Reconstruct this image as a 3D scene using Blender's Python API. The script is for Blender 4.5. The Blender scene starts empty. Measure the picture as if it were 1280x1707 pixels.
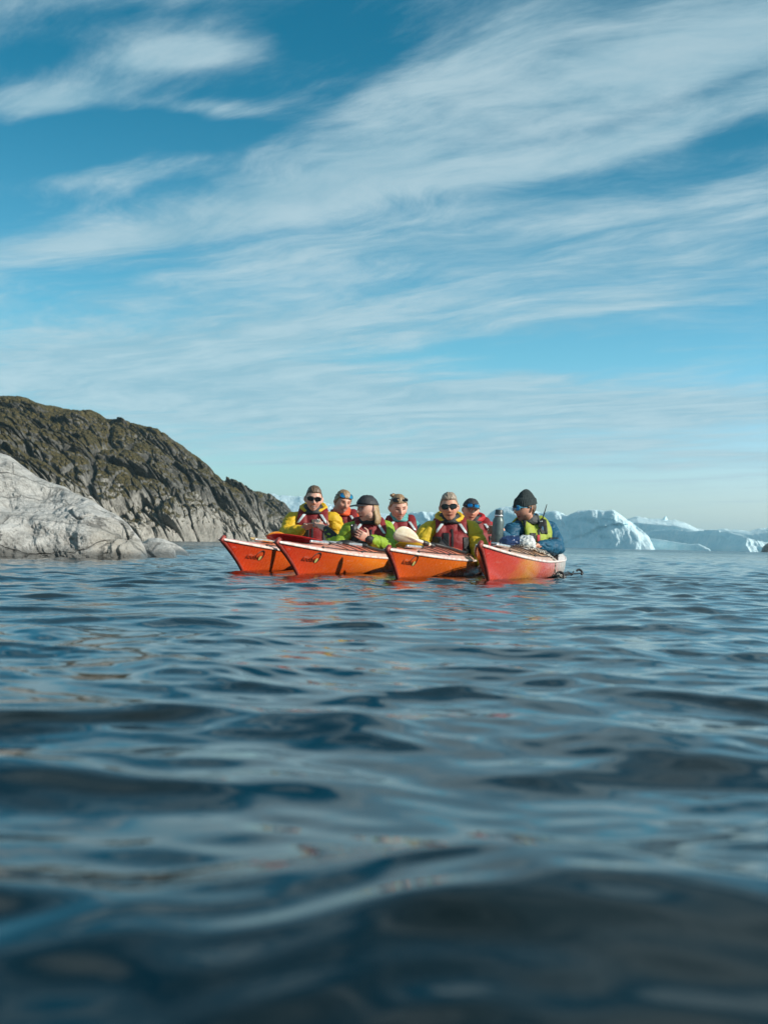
import bpy, bmesh, math, random
import numpy as np
from mathutils import Vector, Matrix
sc = bpy.context.scene
col = sc.collection

# ------------------------------------------------------------------ camera
F = 2371.0                       # focal length in pixels of the 1280x1707 photograph (a 50 mm lens upright)
CAM_H = 0.27
ROLL = 0.0225
PITCH = math.atan(51.5 / F)
fwd = Vector((0, math.cos(PITCH), math.sin(PITCH)))
up0 = Vector((0, -math.sin(PITCH), math.cos(PITCH)))
rt0 = Vector((1, 0, 0))
cam_r = rt0 * math.cos(ROLL) + up0 * math.sin(ROLL)
cam_u = up0 * math.cos(ROLL) - rt0 * math.sin(ROLL)
cam_data = bpy.data.cameras.new('camera')
cam_data.sensor_fit = 'VERTICAL'
cam_data.sensor_height = 36.0
cam_data.sensor_width = 27.0
cam_data.lens = 50.0
cam_data.clip_start = 0.05
cam_data.clip_end = 30000
cam_data.dof.use_dof = True
cam_data.dof.focus_distance = 12.3
cam_data.dof.aperture_fstop = 5.6
cam = bpy.data.objects.new('camera', cam_data)
col.objects.link(cam)
m3 = Matrix((cam_r, cam_u, -fwd)).transposed()
cam.matrix_world = Matrix.Translation((0, 0, CAM_H)) @ m3.to_4x4()
sc.camera = cam

def P(X, Y, d):
    """world point at depth y = d on the ray through photograph pixel (X, Y)"""
    ray = fwd + cam_r * ((X - 640) / F) + cam_u * ((853.5 - Y) / F)
    k = d / ray.y
    return Vector((ray.x * k, d, CAM_H + ray.z * k))

# ------------------------------------------------------------------ node helper
class S:
    """a socket with arithmetic"""
    def __init__(s, nt, sock): s.nt, s.k = nt, sock
    def _m(s, op, b=None, c=None):
        n = s.nt.nodes.new('ShaderNodeMath'); n.operation = op
        for i, v in enumerate((s, b, c)):
            if v is None: continue
            if isinstance(v, S): s.nt.links.new(v.k, n.inputs[i])
            else: n.inputs[i].default_value = v
        return S(s.nt, n.outputs[0])
    def __add__(s, b): return s._m('ADD', b)
    __radd__ = __add__
    def __sub__(s, b): return s._m('SUBTRACT', b)
    def __rsub__(s, b): return (s * -1.0) + b
    def __mul__(s, b): return s._m('MULTIPLY', b)
    __rmul__ = __mul__
    def __truediv__(s, b): return s._m('DIVIDE', b)
    def pw(s, b): return s._m('POWER', b)
    def mx(s, b): return s._m('MAXIMUM', b)
    def mn(s, b): return s._m('MINIMUM', b)
    def ab(s): return s._m('ABSOLUTE')
    def ex(s): return s._m('EXPONENT')
    def ss(s, a, b, lo=0.0, hi=1.0):
        n = s.nt.nodes.new('ShaderNodeMapRange'); n.interpolation_type = 'SMOOTHSTEP'
        s.nt.links.new(s.k, n.inputs['Value'])
        n.inputs['From Min'].default_value = a; n.inputs['From Max'].default_value = b
        n.inputs['To Min'].default_value = lo; n.inputs['To Max'].default_value = hi
        return S(s.nt, n.outputs[0])

class NT:
    def __init__(s, nt): s.nt = nt
    def new(s, t): return s.nt.nodes.new(t)
    def link(s, a, b): s.nt.links.new(a.k if isinstance(a, S) else a, b)
    def out(s, node, name): return S(s.nt, node.outputs[name])
    def comb(s, x, y, z):
        n = s.new('ShaderNodeCombineXYZ')
        for i, v in enumerate((x, y, z)):
            if isinstance(v, S): s.nt.links.new(v.k, n.inputs[i])
            else: n.inputs[i].default_value = v
        return S(s.nt, n.outputs[0])
    def sep(s, v):
        n = s.new('ShaderNodeSeparateXYZ'); s.nt.links.new(v.k, n.inputs[0])
        return [S(s.nt, o) for o in n.outputs]
    def coord(s, which='Object'):
        n = s.new('ShaderNodeTexCoord'); return S(s.nt, n.outputs[which])
    def geo(s, which):
        n = s.new('ShaderNodeNewGeometry'); return S(s.nt, n.outputs[which])
    def mapping(s, v, scale=(1, 1, 1), rot=(0, 0, 0), loc=(0, 0, 0)):
        n = s.new('ShaderNodeMapping'); s.nt.links.new(v.k, n.inputs[0])
        n.inputs['Scale'].default_value = scale; n.inputs['Rotation'].default_value = rot; n.inputs['Location'].default_value = loc
        return S(s.nt, n.outputs[0])
    def noise(s, v, scale, detail=4, rough=.5, dist=0.0, lac=2.0, color=False):
        n = s.new('ShaderNodeTexNoise')
        if v is not None: s.nt.links.new(v.k, n.inputs['Vector'])
        n.inputs['Scale'].default_value = scale; n.inputs['Detail'].default_value = detail
        n.inputs['Roughness'].default_value = rough; n.inputs['Distortion'].default_value = dist
        n.inputs['Lacunarity'].default_value = lac
        return S(s.nt, n.outputs['Color' if color else 'Fac'])
    def voro(s, v, scale, feature='F1', out='Distance'):
        n = s.new('ShaderNodeTexVoronoi'); n.feature = feature
        s.nt.links.new(v.k, n.inputs['Vector']); n.inputs['Scale'].default_value = scale
        return S(s.nt, n.outputs[out])
    def ramp(s, f, stops, interp='LINEAR'):
        n = s.new('ShaderNodeValToRGB'); s.nt.links.new(f.k, n.inputs[0])
        n.color_ramp.interpolation = interp
        el = n.color_ramp.elements
        while len(el) < len(stops): el.new(0.5)
        for e, (p, c) in zip(el, stops):
            e.position = p; e.color = (*c, 1) if len(c) == 3 else c
        return S(s.nt, n.outputs[0])
    def mix(s, f, a, b, mode='MIX'):
        n = s.new('ShaderNodeMix'); n.data_type = 'RGBA'; n.blend_type = mode; n.clamp_factor = True; n.clamp_result = False
        for sock, v in ((n.inputs[0], f), (n.inputs[6], a), (n.inputs[7], b)):
            if isinstance(v, S): s.nt.links.new(v.k, sock)
            elif isinstance(v, (int, float)): sock.default_value = v
            else: sock.default_value = (*v, 1)
        return S(s.nt, n.outputs[2])
    def bump(s, h, strength=.5, dist=.01, normal=None):
        n = s.new('ShaderNodeBump'); s.nt.links.new(h.k, n.inputs['Height'])
        n.inputs['Strength'].default_value = strength; n.inputs['Distance'].default_value = dist
        if normal is not None: s.nt.links.new(normal.k, n.inputs['Normal'])
        return S(s.nt, n.outputs[0])

MATS = {}
def material(name, build=None, color=(.5, .5, .5), rough=.5, metal=0.0, spec=.5, **kw):
    if name in MATS: return MATS[name]
    m = bpy.data.materials.new(name); m.use_nodes = True
    b = m.node_tree.nodes['Principled BSDF']
    b.inputs['Base Color'].default_value = (*color, 1); b.inputs['Roughness'].default_value = rough
    b.inputs['Metallic'].default_value = metal; b.inputs['Specular IOR Level'].default_value = spec
    for k, v in kw.items():
        b.inputs[k.replace('_', ' ')].default_value = v
    if build: build(NT(m.node_tree), b)
    MATS[name] = m
    return m

# ------------------------------------------------------------------ sky and sun
SUN_EL = math.radians(27)
SUN_AZ = math.atan2(-0.40, 1.0)            # angle of the direction to the sun, from +x towards +y
sun_dir = Vector((math.cos(SUN_EL) * math.cos(SUN_AZ), math.cos(SUN_EL) * math.sin(SUN_AZ), math.sin(SUN_EL)))
world = bpy.data.worlds.new('World'); sc.world = world; world.use_nodes = True
wn = NT(world.node_tree)
bg = world.node_tree.nodes['Background']
bg.inputs['Strength'].default_value = 0.12
sky = wn.new('ShaderNodeTexSky'); sky.sky_type = 'NISHITA'; sky.sun_disc = False
sky.sun_elevation = SUN_EL
sky.sun_rotation = math.pi / 2 - SUN_AZ
sky.air_density = 1.0; sky.dust_density = 0.6; sky.ozone_density = 2.0
d = wn.coord('Generated')
dx, dy, dz = wn.sep(d)
ysafe = dy.mx(0.08); zsafe = dz.mx(0.012)
ga = dx / ysafe; ge = dz / ysafe
base = wn.mix(1.0, S(wn.nt, sky.outputs[0]), (.62, .98, .97), 'MULTIPLY')
# deepen the blue with height, as the clear arctic air does
hgt = dz.ss(0.0, 0.36)
glow = dx.ss(-.15, .55) * dz.ss(.30, 0.0)
base = wn.mix(1.0, base, wn.ramp(hgt, [(0, (1.16, 1.03, 1.24)), (.30, (.64, .95, 1.04)), (1, (.045, .58, .66))]), 'MULTIPLY')
base = wn.mix(1.0, base, wn.ramp(dz, [(.42, (1, 1, 1)), (.75, (.55, .60, .48))]), 'MULTIPLY')
base = wn.mix(glow * 1.0, base, wn.mix(1.0, base, (1.9, 1.45, 1.55), 'MULTIPLY'))
# cirrus: noise stretched along the wind, on a plane far overhead
u = dx / (zsafe + .03); v = dy / (zsafe + .03)
pl = wn.comb(u, v, 0.0)
warp = wn.noise(pl, 0.55, 3, .5)
rot = math.radians(47)
ct, st_ = math.cos(rot), math.sin(rot)
al = u * ct - v * st_; ac = u * st_ + v * ct
acw = ac + (warp - .5) * 1.15
st1 = wn.noise(wn.comb(al * .30, acw * .85, 0.0), 1.0, 9, .62, .12)
st2 = wn.noise(wn.comb(al * 1.25, acw * 3.0, 4.0), 1.0, 9, .68, .2)
st3 = wn.noise(wn.comb(al * .10, acw * .38, 9.0), 1.0, 4, .5, .2)
# the coverage of the cloud sheets and the gaps between them
blobs = [  # X, Y, half length, half width, degrees, weight
    (180, 225, 460, 110, 12, -.50), (70, 90, 110, 34, 8, -.35), (560, 60, 160, 60, 10, -.40), (300, 92, 150, 28, 8, .72), (90, 168, 150, 30, 10, .85), (240, 20, 260, 22, 8, -.22), (170, 290, 200, 26, 10, .55),
    (345, 180, 110, 18, 0, .60),
    (1000, 170, 480, 130, 27, .16), (760, 120, 260, 50, 30, .22), (1100, 110, 300, 22, 24, .22), (1020, 250, 380, 24, 22, .24), (930, 180, 300, 16, 24, -.22), (1180, 150, 200, 14, 22, -.20), (640, 210, 200, 70, 40, .18), (1180, 60, 300, 60, 20, .25),
    (380, 345, 330, 34, 16, .38), (190, 402, 170, 17, 6, .50), (600, 300, 260, 30, 20, .25), (880, 270, 300, 24, 14, .25),
    (830, 322, 190, 20, 12, -.30), (420, 398, 160, 16, 10, -.34), (1230, 228, 90, 26, 12, -.34),
    (130, 460, 220, 26, 4, -.22), (480, 470, 260, 30, 17, -.20), (1000, 395, 330, 36, 12, .06),
    (1120, 440, 260, 26, 10, .22),
    (500, 560, 600, 46, 8, .28), (1150, 490, 260, 26, 10, .22), (860, 592, 330, 26, 4, -.46), (1200, 545, 220, 24, 8, -.34),
    (1180, 580, 120, 6, 6, .30), (880, 622, 70, 10, 6, .30),
    (420, 655, 620, 66, -2, .55), (1050, 672, 420, 36, 2, .46), (800, 740, 800, 16, 1, .12), (640, 830, 1400, 56, 0, -.42),
    (900, 775, 420, 5, 2, .28), (1100, 755, 300, 4, 2, .18)]
cov = None
for (X, Y, L, W, a, w) in blobs:
    # the direction of that patch of sky
    ray = fwd + cam_r * ((X - 640) / F) + cam_u * ((853.5 - Y) / F)
    a0, e0 = ray.x / ray.y, ray.z / ray.y
    t = math.radians(a) - ROLL; c_, s_ = math.cos(t), math.sin(t)
    p = ((ga - a0) * c_ + (ge - e0) * s_) * (F / L)
    q = ((ge - e0) * c_ - (ga - a0) * s_) * (F / W)
    g = ((p * p + q * q) * -1.0).ex() * w
    cov = g if cov is None else cov + g
front = dy.ss(.1, .5)
cov = cov * front
dens = (st3 - .5) * .9 + (st1 - .5) * 1.9 + (st2 - .5) * 1.25 + cov + .10 + dz.ss(.38, .60) * .30
mask = dens.ss(-.20, .58)
mask = mask * dz.ss(-.01, .035) * dz.ss(.55, .90, 1.0, .55)
cloudcol = wn.mix(st2.ss(.3, .7), (2.35, 3.95, 4.75), (3.9, 5.15, 5.65))
final = wn.mix(mask * .82, base, cloudcol)
wn.link(final, bg.inputs['Color'])

sun_data = bpy.data.lights.new('sun', 'SUN'); sun_data.energy = 5.0; sun_data.angle = math.radians(.6)
sun_data.color = (1.0, .93, .82)
sun = bpy.data.objects.new('sun', sun_data); col.objects.link(sun)
sun.rotation_euler = sun_dir.to_track_quat('Z', 'Y').to_euler()
sc.view_settings.view_transform = 'Standard'; sc.view_settings.look = 'None'
sc.view_settings.exposure = 0.14; sc.view_settings.gamma = 1.0
sc.cycles.use_denoising = True
sc.cycles.max_bounces = 6
sc.cycles.sample_clamp_indirect = 6

# ------------------------------------------------------------------ numpy noise
_rng = np.random.RandomState(7)
_perm = np.concatenate([_rng.permutation(512)] * 3)
def _h(ix, iy, iz): return _perm[(_perm[(_perm[ix & 511] + iy) & 511] + iz) & 511]
_g3 = _rng.normal(size=(512, 3)); _g3 /= np.linalg.norm(_g3, axis=1)[:, None]
def perlin(x, y, z=0.0):
    x, y, z = np.broadcast_arrays(np.asarray(x, float), np.asarray(y, float), np.asarray(z, float))
    xi, yi, zi = np.floor(x).astype(int), np.floor(y).astype(int), np.floor(z).astype(int)
    xf, yf, zf = x - xi, y - yi, z - zi
    f = lambda t: t * t * t * (t * (t * 6 - 15) + 10)
    U, V, W = f(xf), f(yf), f(zf)
    r = 0
    for a in (0, 1):
        for b in (0, 1):
            for c in (0, 1):
                g = _g3[_h(xi + a, yi + b, zi + c)]
                w = (U if a else 1 - U) * (V if b else 1 - V) * (W if c else 1 - W)
                r = r + w * (g[..., 0] * (xf - a) + g[..., 1] * (yf - b) + g[..., 2] * (zf - c))
    return r * 1.5
def fbm(x, y, z=0.0, o=5, g=.5, l=2.03, ridged=False):
    s, a, t = 0, 1.0, 0
    for i in range(o):
        n = perlin(x, y, z + 11.3 * i)
        if ridged: n = 1 - 2 * np.abs(n)
        s = s + a * n; t += a; a *= g
        x, y, z = x * l, y * l, z * l
    return s / t
def worley(x, y, seed=0):
    """F1, F2 and the cell's own random number"""
    x, y = np.broadcast_arrays(np.asarray(x, float), np.asarray(y, float))
    xi, yi = np.floor(x).astype(int), np.floor(y).astype(int)
    f1 = np.full(x.shape, 9.0); f2 = np.full(x.shape, 9.0); cid = np.zeros(x.shape)
    for a in (-1, 0, 1):
        for b in (-1, 0, 1):
            h = _h(xi + a, yi + b, np.full(xi.shape, seed))
            px = xi + a + (_perm[h] / 512.0); py = yi + b + (_perm[h + 77] / 512.0)
            dd = np.hypot(px - x, py - y)
            closer = dd < f1
            f2 = np.where(closer, f1, np.minimum(f2, dd))
            cid = np.where(closer, _perm[h + 191] / 512.0, cid); f1 = np.minimum(f1, dd)
    return f1, f2, cid

# ------------------------------------------------------------------ object helpers
def tag(o, label=None, cat=None, group=None, kind=None):
    if label: o['label'] = label
    if cat: o['category'] = cat
    if group: o['group'] = group
    if kind: o['kind'] = kind
    return o
def link(name, me, mat=None, parent=None, smooth=True):
    o = bpy.data.objects.new(name, me); col.objects.link(o)
    if mat is not None:
        for m in (mat if isinstance(mat, (list, tuple)) else [mat]): me.materials.append(m)
    if smooth and len(me.polygons): me.polygons.foreach_set('use_smooth', [True] * len(me.polygons))
    if parent is not None: o.parent = parent
    return o
def empty(name, loc=(0, 0, 0), rz=0.0):
    o = bpy.data.objects.new(name, None); col.objects.link(o); o.location = loc; o.rotation_euler = (0, 0, rz)
    o.empty_display_size = .1
    return o
def grid_mesh(name, V, closed_u=False, flip=False):
    """V: array (nu, nv, 3) -> quad mesh"""
    nu, nv, _ = V.shape
    me = bpy.data.meshes.new(name)
    me.vertices.add(nu * nv); me.vertices.foreach_set('co', np.ascontiguousarray(V, dtype=np.float32).ravel())
    idx = np.arange(nu * nv).reshape(nu, nv)
    if closed_u: idx = np.concatenate([idx, idx[:1]], 0)
    a, b, c, e = idx[:-1, :-1], idx[1:, :-1], idx[1:, 1:], idx[:-1, 1:]
    q = np.stack([a, e, c, b] if flip else [a, b, c, e], -1).reshape(-1, 4)
    n = len(q)
    me.loops.add(n * 4); me.loops.foreach_set('vertex_index', q.ravel().astype(np.int32))
    me.polygons.add(n); me.polygons.foreach_set('loop_start', np.arange(0, n * 4, 4, dtype=np.int32))
    me.polygons.foreach_set('loop_total', np.full(n, 4, dtype=np.int32))
    me.update(calc_edges=True); me.validate()
    return me
def smoothstep(a, b, x):
    t = np.clip((x - a) / (b - a), 0, 1); return t * t * (3 - 2 * t)

# ------------------------------------------------------------------ water
wr = np.random.RandomState(21)
WAVES = []
for i in range(84):
    L = 0.06 * (1.15 / .06) ** (wr.rand() ** .95)
    th = wr.normal(0, .72) + (math.pi / 2 if wr.rand() < .7 else -math.pi / 2 + .5)
    s = .0195 * (1.0 if L > .15 else .50) * (0.60 if L > .6 else 1.0)
    WAVES.append((L, th, s * L / (2 * math.pi) * (0.6 + .8 * wr.rand()), wr.rand() * 6.283))
def wave(x, y, cell=None):
    h = np.zeros_like(x); ddx = np.zeros_like(x); ddy = np.zeros_like(x)
    wx = x + .10 * np.sin(y * 1.7 + 1.0) + .05 * np.sin(x * 3.1 + y * 2.3); wy = y + .10 * np.sin(x * 2.1) + .04 * np.sin(x * 4.3 - y * 3.7)
    for L, th, a, ph in WAVES:
        k = 2 * math.pi / L; p = k * (wx * math.cos(th) + wy * math.sin(th)) + ph
        f = 1.0 if cell is None else smoothstep(2.2, 5.0, L / cell)
        h += f * a * np.cos(p)
        ddx -= f * a * .8 * math.cos(th) * np.sin(p); ddy -= f * a * .8 * math.sin(th) * np.sin(p)
    # one steep wavelet close in front
    cy = y - (.90 + .25 * x + .04 * np.sin(x * 9)); env = np.exp(-((x - .04) / .26) ** 2)
    h += .026 * env * np.exp(-np.where(cy < 0, (cy / .15) ** 2, (cy / .22) ** 2))
    return h, ddx, ddy
def build_water():
    th = np.concatenate([np.linspace(-math.pi, -.9, 40, endpoint=False), np.linspace(-.9, -.32, 90, endpoint=False),
                         np.linspace(-.32, .32, 760, endpoint=False), np.linspace(.32, .9, 90, endpoint=False), np.linspace(.9, math.pi, 41)])
    r = [0.05, .3, .6]; x = .8
    while x < 9000:
        r.append(x); x *= 1.0032 if x < 14 else (1.006 if x < 60 else 1.02)
    r = np.array(r)
    T, R = np.meshgrid(th, r, indexing='ij')
    X = R * np.sin(T); Y = R * np.cos(T) - 1.0
    cell = np.maximum(R * .0035, np.abs(R * np.gradient(th)[:, None] * .8))
    h, ax, ay = wave(X, Y, cell)
    h = np.where(h > 0, h * 1.18, h * .86)
    patch = .78 + .5 * np.clip(fbm(X * .25, Y * .12, 3.0, 3) + .3, 0, 1)
    V = np.stack([X + ax, Y + ay, h * patch], -1)
    V[T == -math.pi] = V[T == math.pi] 
    me = grid_mesh('water', V, flip=False)
    def b(n, p):
        p.inputs['Base Color'].default_value = (.001, .005, .006, 1)
        p.inputs['Roughness'].default_value = .03; p.inputs['IOR'].default_value = 1.333
        c = n.coord('Object')
        x_, y_, z_ = n.sep(c)
        c1 = n.comb(x_ * .8, y_ * 1.25, 0.0)
        h1 = n.noise(c1, 9.0, 4, .60, .4); h2 = n.noise(c1, 2.2, 3, .55, .6)
        dist = (x_ * x_ + y_ * y_).pw(.5)
        far = dist.ss(3.0, 14.0, 0.10, 1.0)
        n.link(dist.ss(25.0, 160.0, .03, .20), p.inputs['Roughness'])
        hh = h1 * .0075 * far + h2 * .055 * dist.ss(8.0, 50.0)
        n.link(n.bump(hh, 1.0, 1.0), p.inputs['Normal'])
    o = link('water', me, material('sea_water', b)); tag(o, kind='structure')
build_water()
# ------------------------------------------------------------------ land and ice
def ridge_land(name, mat, sil, d_base, d_ridge, nu, nv, prof, disp, back=1.0, base_z=-.6, parent=None, smooth=True):
    """sil: photograph points (X, Y) of the skyline; d_base/d_ridge: depth of shore and crest as functions of X"""
    xs = np.linspace(sil[0][0], sil[-1][0], nu)
    ys = np.interp(xs, [s[0] for s in sil], [s[1] for s in sil])
    k = np.ones(5) / 5; ys2 = np.convolve(np.pad(ys, 2, 'edge'), k, 'valid'); ys = ys2
    v = np.linspace(0, 1 + back, nv)
    V = np.zeros((nu, nv, 3))
    for i, (X, Y) in enumerate(zip(xs, ys)):
        dr, db = d_ridge(X), d_base(X)
        pr = P(X, Y, dr); pb = P(X, 900, db)
        H = pr.z
        vv = v
        V[i, :, 0] = pb.x + (pr.x - pb.x) * vv
        V[i, :, 1] = pb.y + (pr.y - pb.y) * vv
        up = prof(np.clip(vv, 0, 1), X)
        dn = np.where(vv > 1, 1 - ((vv - 1) / back) ** 1.6 * 1.06, 1)
        V[i, :, 2] = base_z + (H - base_z) * up * dn
    V = disp(V, xs, v)
    me = grid_mesh(name, V, flip=False)
    return link(name, me, mat, parent, smooth)

# --- dark hill on the left
def hill_mat(n, p):
    pos = n.coord('Object'); x, y, z = n.sep(pos)
    nor = n.geo('Normal'); nx, ny, nz = n.sep(nor)
    big = n.noise(pos, .16, 5, .6); med = n.noise(pos, .7, 5, .65); fine = n.noise(pos, 3.2, 6, .7)
    st = n.noise(n.mapping(pos, (1.2, .25, .5), (0, .5, 0)), 1.3, 7, .72)
    rock = n.ramp(st * .55 + fine * .45, [(.36, (.020, .019, .018)), (.48, (.070, .068, .062)), (.62, (.22, .21, .19))])
    pale = n.ramp(st * .5 + fine * .5, [(.36, (.12, .11, .098)), (.47, (.40, .375, .33)), (.60, (.64, .60, .54))])
    low = (z + (med - .5) * 7.0 + (x + 20) * .10).ss(5.6, 1.8)
    rock = n.mix(low * .62, rock, pale)
    lich = n.noise(pos, 6.0, 4, .6).ss(.60, .70)
    rock = n.mix(lich * .45, rock, (.26, .25, .23))
    grass = n.ramp(fine, [(.36, (.018, .017, .008)), (.5, (.058, .047, .017)), (.62, (.14, .105, .036))])
    gm = (nz + (med - .5) * .9 + (big - .5) * .9 + (z - 5) * .040)  .ss(.50, .68)
    n.link(n.mix(gm, rock, grass), p.inputs['Base Color'])
    p.inputs['Roughness'].default_value = .9; p.inputs['Specular IOR Level'].default_value = .2
    n.link(n.bump(st * .5 + fine * .5 + n.noise(pos, 9, 4, .6) * .2, .9, .45), p.inputs['Normal'])
HILL = material('hill_rock_and_heath', hill_mat)

def hill_disp(seed, amp=1.0):
    def f(V, xs, v):
        X, Y, Z = V[..., 0], V[..., 1], V[..., 2]
        # coordinate running along the slope and up it
        a = X * .9 + Y * .25; b = Z * 1.15 + Y * .35
        tilt = a * .85 + b * .35; tl = b * .85 - a * .35 
        w = fbm(a * .12, b * .12, seed, 4)
        f1, f2, cid = worley(tilt * .25 + w, tl * .19 + w, seed)
        g1, g2, cid2 = worley(tilt * .68 + w * 2, tl * .50 + w, seed + 3)
        k1, k2, cid3 = worley(tilt * 1.9 + w * 3, tl * 1.1 + w, seed + 5)
        lump = (1 - np.minimum(f1, 1) ** 2) * 2.0 + cid * 2.0 - smoothstep(.16, 0, f2 - f1) * 1.3
        lump2 = (1 - np.minimum(g1, 1) ** 2) * .55 + cid2 * .6 - smoothstep(.14, 0, g2 - g1) * .6
        lump3 = (1 - k1) * .30 + cid3 * .45 - smoothstep(.12, 0, k2 - k1) * .30
        big = fbm(a * .05, b * .07, seed + 2.0, 4) * 4
        fine = fbm(a * 1.0, b * 1.3, seed + 1.0, 5, .6) * .55
        cl = smoothstep(14, 3, Z) * .7 + .5                          # bolder blocks low on the cliff
        D = (big + lump * cl + lump2 * cl + lump3 + fine - 1.2) * amp
        edge = smoothstep(0, .04, v)[None, :] * (1 - .78 * np.exp(-((v - 1) / .07) ** 2))[None, :]
        D = D * edge
        V[..., 1] -= D * 1.1
        V[..., 2] += D * .42
        # grassy ledges that descend to the right
        led = np.sin((Z * 1.0 + X * .28 + w * 5) * 1.55)
        V[..., 1] -= led * .9 * edge * amp
        V[..., 2] += led * .10 * edge
        V[..., 2] += fbm(X * .35, Y * .35, seed, 4) * .55 * np.exp(-((v - 1) / .10) ** 2)[None, :] * amp
        return V
    return f
sil_hill = [(-420, 560), (-200, 610), (-60, 645), (0, 655), (30, 660), (60, 671), (85, 680), (120, 684), (150, 687), (178, 700), (215, 705), (245, 716),
            (268, 720), (292, 737), (322, 757), (345, 773), (360, 792), (372, 800), (395, 807), (412, 818), (430, 838), (445, 866), (455, 905)]
def ip(tab): return lambda X: float(np.interp(X, [t[0] for t in tab], [t[1] for t in tab]))
hill = ridge_land('hills', HILL, sil_hill, ip([(-420, 75), (0, 95), (300, 130), (455, 168)]), ip([(-420, 130), (0, 150), (300, 168), (455, 185)]),
                  820, 420, lambda v, X: np.where(v < .10, v / .10 * .17, .17 + .83 * ((v - .10) / .90) ** .92), hill_disp(5), back=.5)
tag(hill, kind='structure')
sil_h2 = [(392, 850), (402, 828), (415, 824), (435, 822), (450, 826), (462, 834), (475, 842), (484, 852), (492, 866), (498, 884), (503, 906)]
h2 = ridge_land('hills', HILL, sil_h2, ip([(392, 196), (503, 205)]), ip([(392, 212), (503, 214)]),
                300, 220, lambda v, X: np.where(v < .3, v / .3 * .5, .5 + .5 * ((v - .3) / .7) ** .9), hill_disp(9, .6), back=.5)
tag(h2, kind='structure')

# --- pale ice-worn outcrop close on the left
def gneiss_mat(n, p):
    pos = n.coord('Object'); x, y, z = n.sep(pos)
    w = n.noise(pos, .8, 3, .5)
    band = n.noise(n.mapping(n.comb(x + w * .8, y, z + w * .5), (.8, .5, 3.4), (0, .55, 0)), 1.3, 9, .68, .6)
    sp = n.noise(pos, 26, 5, .7); big = n.noise(pos, .55, 4, .55)
    colr = n.ramp(band * .62 + sp * .38, [(.36, (.12, .12, .115)), (.44, (.30, .295, .28)), (.52, (.48, .47, .45)), (.64, (.56, .55, .53))])
    colr = n.mix(big.ss(.52, .68) * .5, colr, (.33, .29, .23))
    crack = n.voro(n.mapping(n.comb(x + band * .5, y, z + w * .5), (.55, .5, 1.4), (0, .6, 0)), 1.5, 'DISTANCE_TO_EDGE').ss(.022, .0)
    colr = n.mix(n.noise(pos, 3.0, 6, .75, .8).ss(.52, .64) * .45, colr, (.15, .14, .125))
    colr = n.mix(crack * .20, colr, (.07, .065, .058))
    wet = (z + (band - .5) * .12).ss(.16, .03)
    colr = n.mix(wet * .8, colr, (.055, .055, .05))
    n.link(colr, p.inputs['Base Color'])
    n.link(wet.ss(0, 1, .82, .3), p.inputs['Roughness'])
    n.link(n.bump(band * .8 + sp * .35 - crack * .35, 1.0, .10), p.inputs['Normal'])
GNEISS = material('pale_gneiss', gneiss_mat)
def rock_disp(seed, amp):
    def f(V, xs, v):
        X, Y, Z = V[..., 0], V[..., 1], V[..., 2]
        a = X * .87 - Z * .5; b = X * .5 + Z * .87
        w = fbm(a * .5, b * .8, seed, 4)
        f1, f2, cid = worley(a * .50 + w * .8 + Y * .2, b * .55 + w * .6, seed)
        D = fbm(X * .45, Z * .6 + Y * .3, seed, 3) * .8 + (cid - .5) * .22 * smoothstep(0, .5, f2 - f1) - smoothstep(.06, 0, f2 - f1) * .07
        D += fbm(b * 2.6 + w * 2, a * .8, seed + 2., 5, ridged=True) * .13 + fbm(a * 3.5, b * 6, seed, 5, .6) * .12 + fbm(a * 1.2, b * 1.6, seed + 6., 4) * .25
        D *= amp
        edge = smoothstep(0, .03, v)[None, :] * (1 - .7 * np.exp(-((v - 1) / .10) ** 2))[None, :]
        V[..., 1] -= D * edge * 1.2; V[..., 2] += D * edge * .30
        V[..., 2] += fbm(X * 1.8, Y * 1.8, seed, 4)  * .05 * amp
        return V
    return f
rise = lambda v, X: 1 - (1 - v) ** 1.7
o = ridge_land('rock_outcrop', GNEISS, [(-420, 640), (-200, 690), (-60, 733), (0, 757), (20, 764), (42, 782), (62, 797), (85, 806), (108, 812), (130, 826), (160, 840), (185, 860), (205, 872), (222, 884), (238, 903), (246, 918), (252, 945)],
               ip([(-420, 13.5), (0, 16.0), (246, 17.6)]), ip([(-420, 22), (0, 22.5), (246, 19.0)]), 620, 300, rise, rock_disp(3, 1.0), back=.6, base_z=-.35)
tag(o, 'large pale grey rounded rock outcrop sloping into the water at left', 'rock')
o = ridge_land('boulder', GNEISS, [(214, 945), (219, 925), (226, 912), (236, 906), (252, 903), (268, 904), (282, 909), (292, 917), (300, 945)],
               ip([(214, 18.9), (310, 18.9)]), ip([(214, 20.0), (310, 20.0)]), 170, 110, rise, rock_disp(8, .42), back=.8, base_z=-.3)
tag(o, 'low rounded grey boulder in the water at the foot of the pale outcrop', 'rock', 'low grey boulders at the waterline')
o = ridge_land('boulder', GNEISS, [(228, 945), (238, 905), (248, 897), (262, 896), (275, 899), (290, 905), (304, 914), (316, 924), (322, 945)],
               ip([(228, 20.6), (330, 20.6)]), ip([(228, 22.2), (330, 22.2)]), 170, 110, rise, rock_disp(12, .45), back=.8, base_z=-.3)
tag(o, 'long grey rock tapering right into the water behind the low rounded boulder', 'rock', 'low grey boulders at the waterline')

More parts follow.
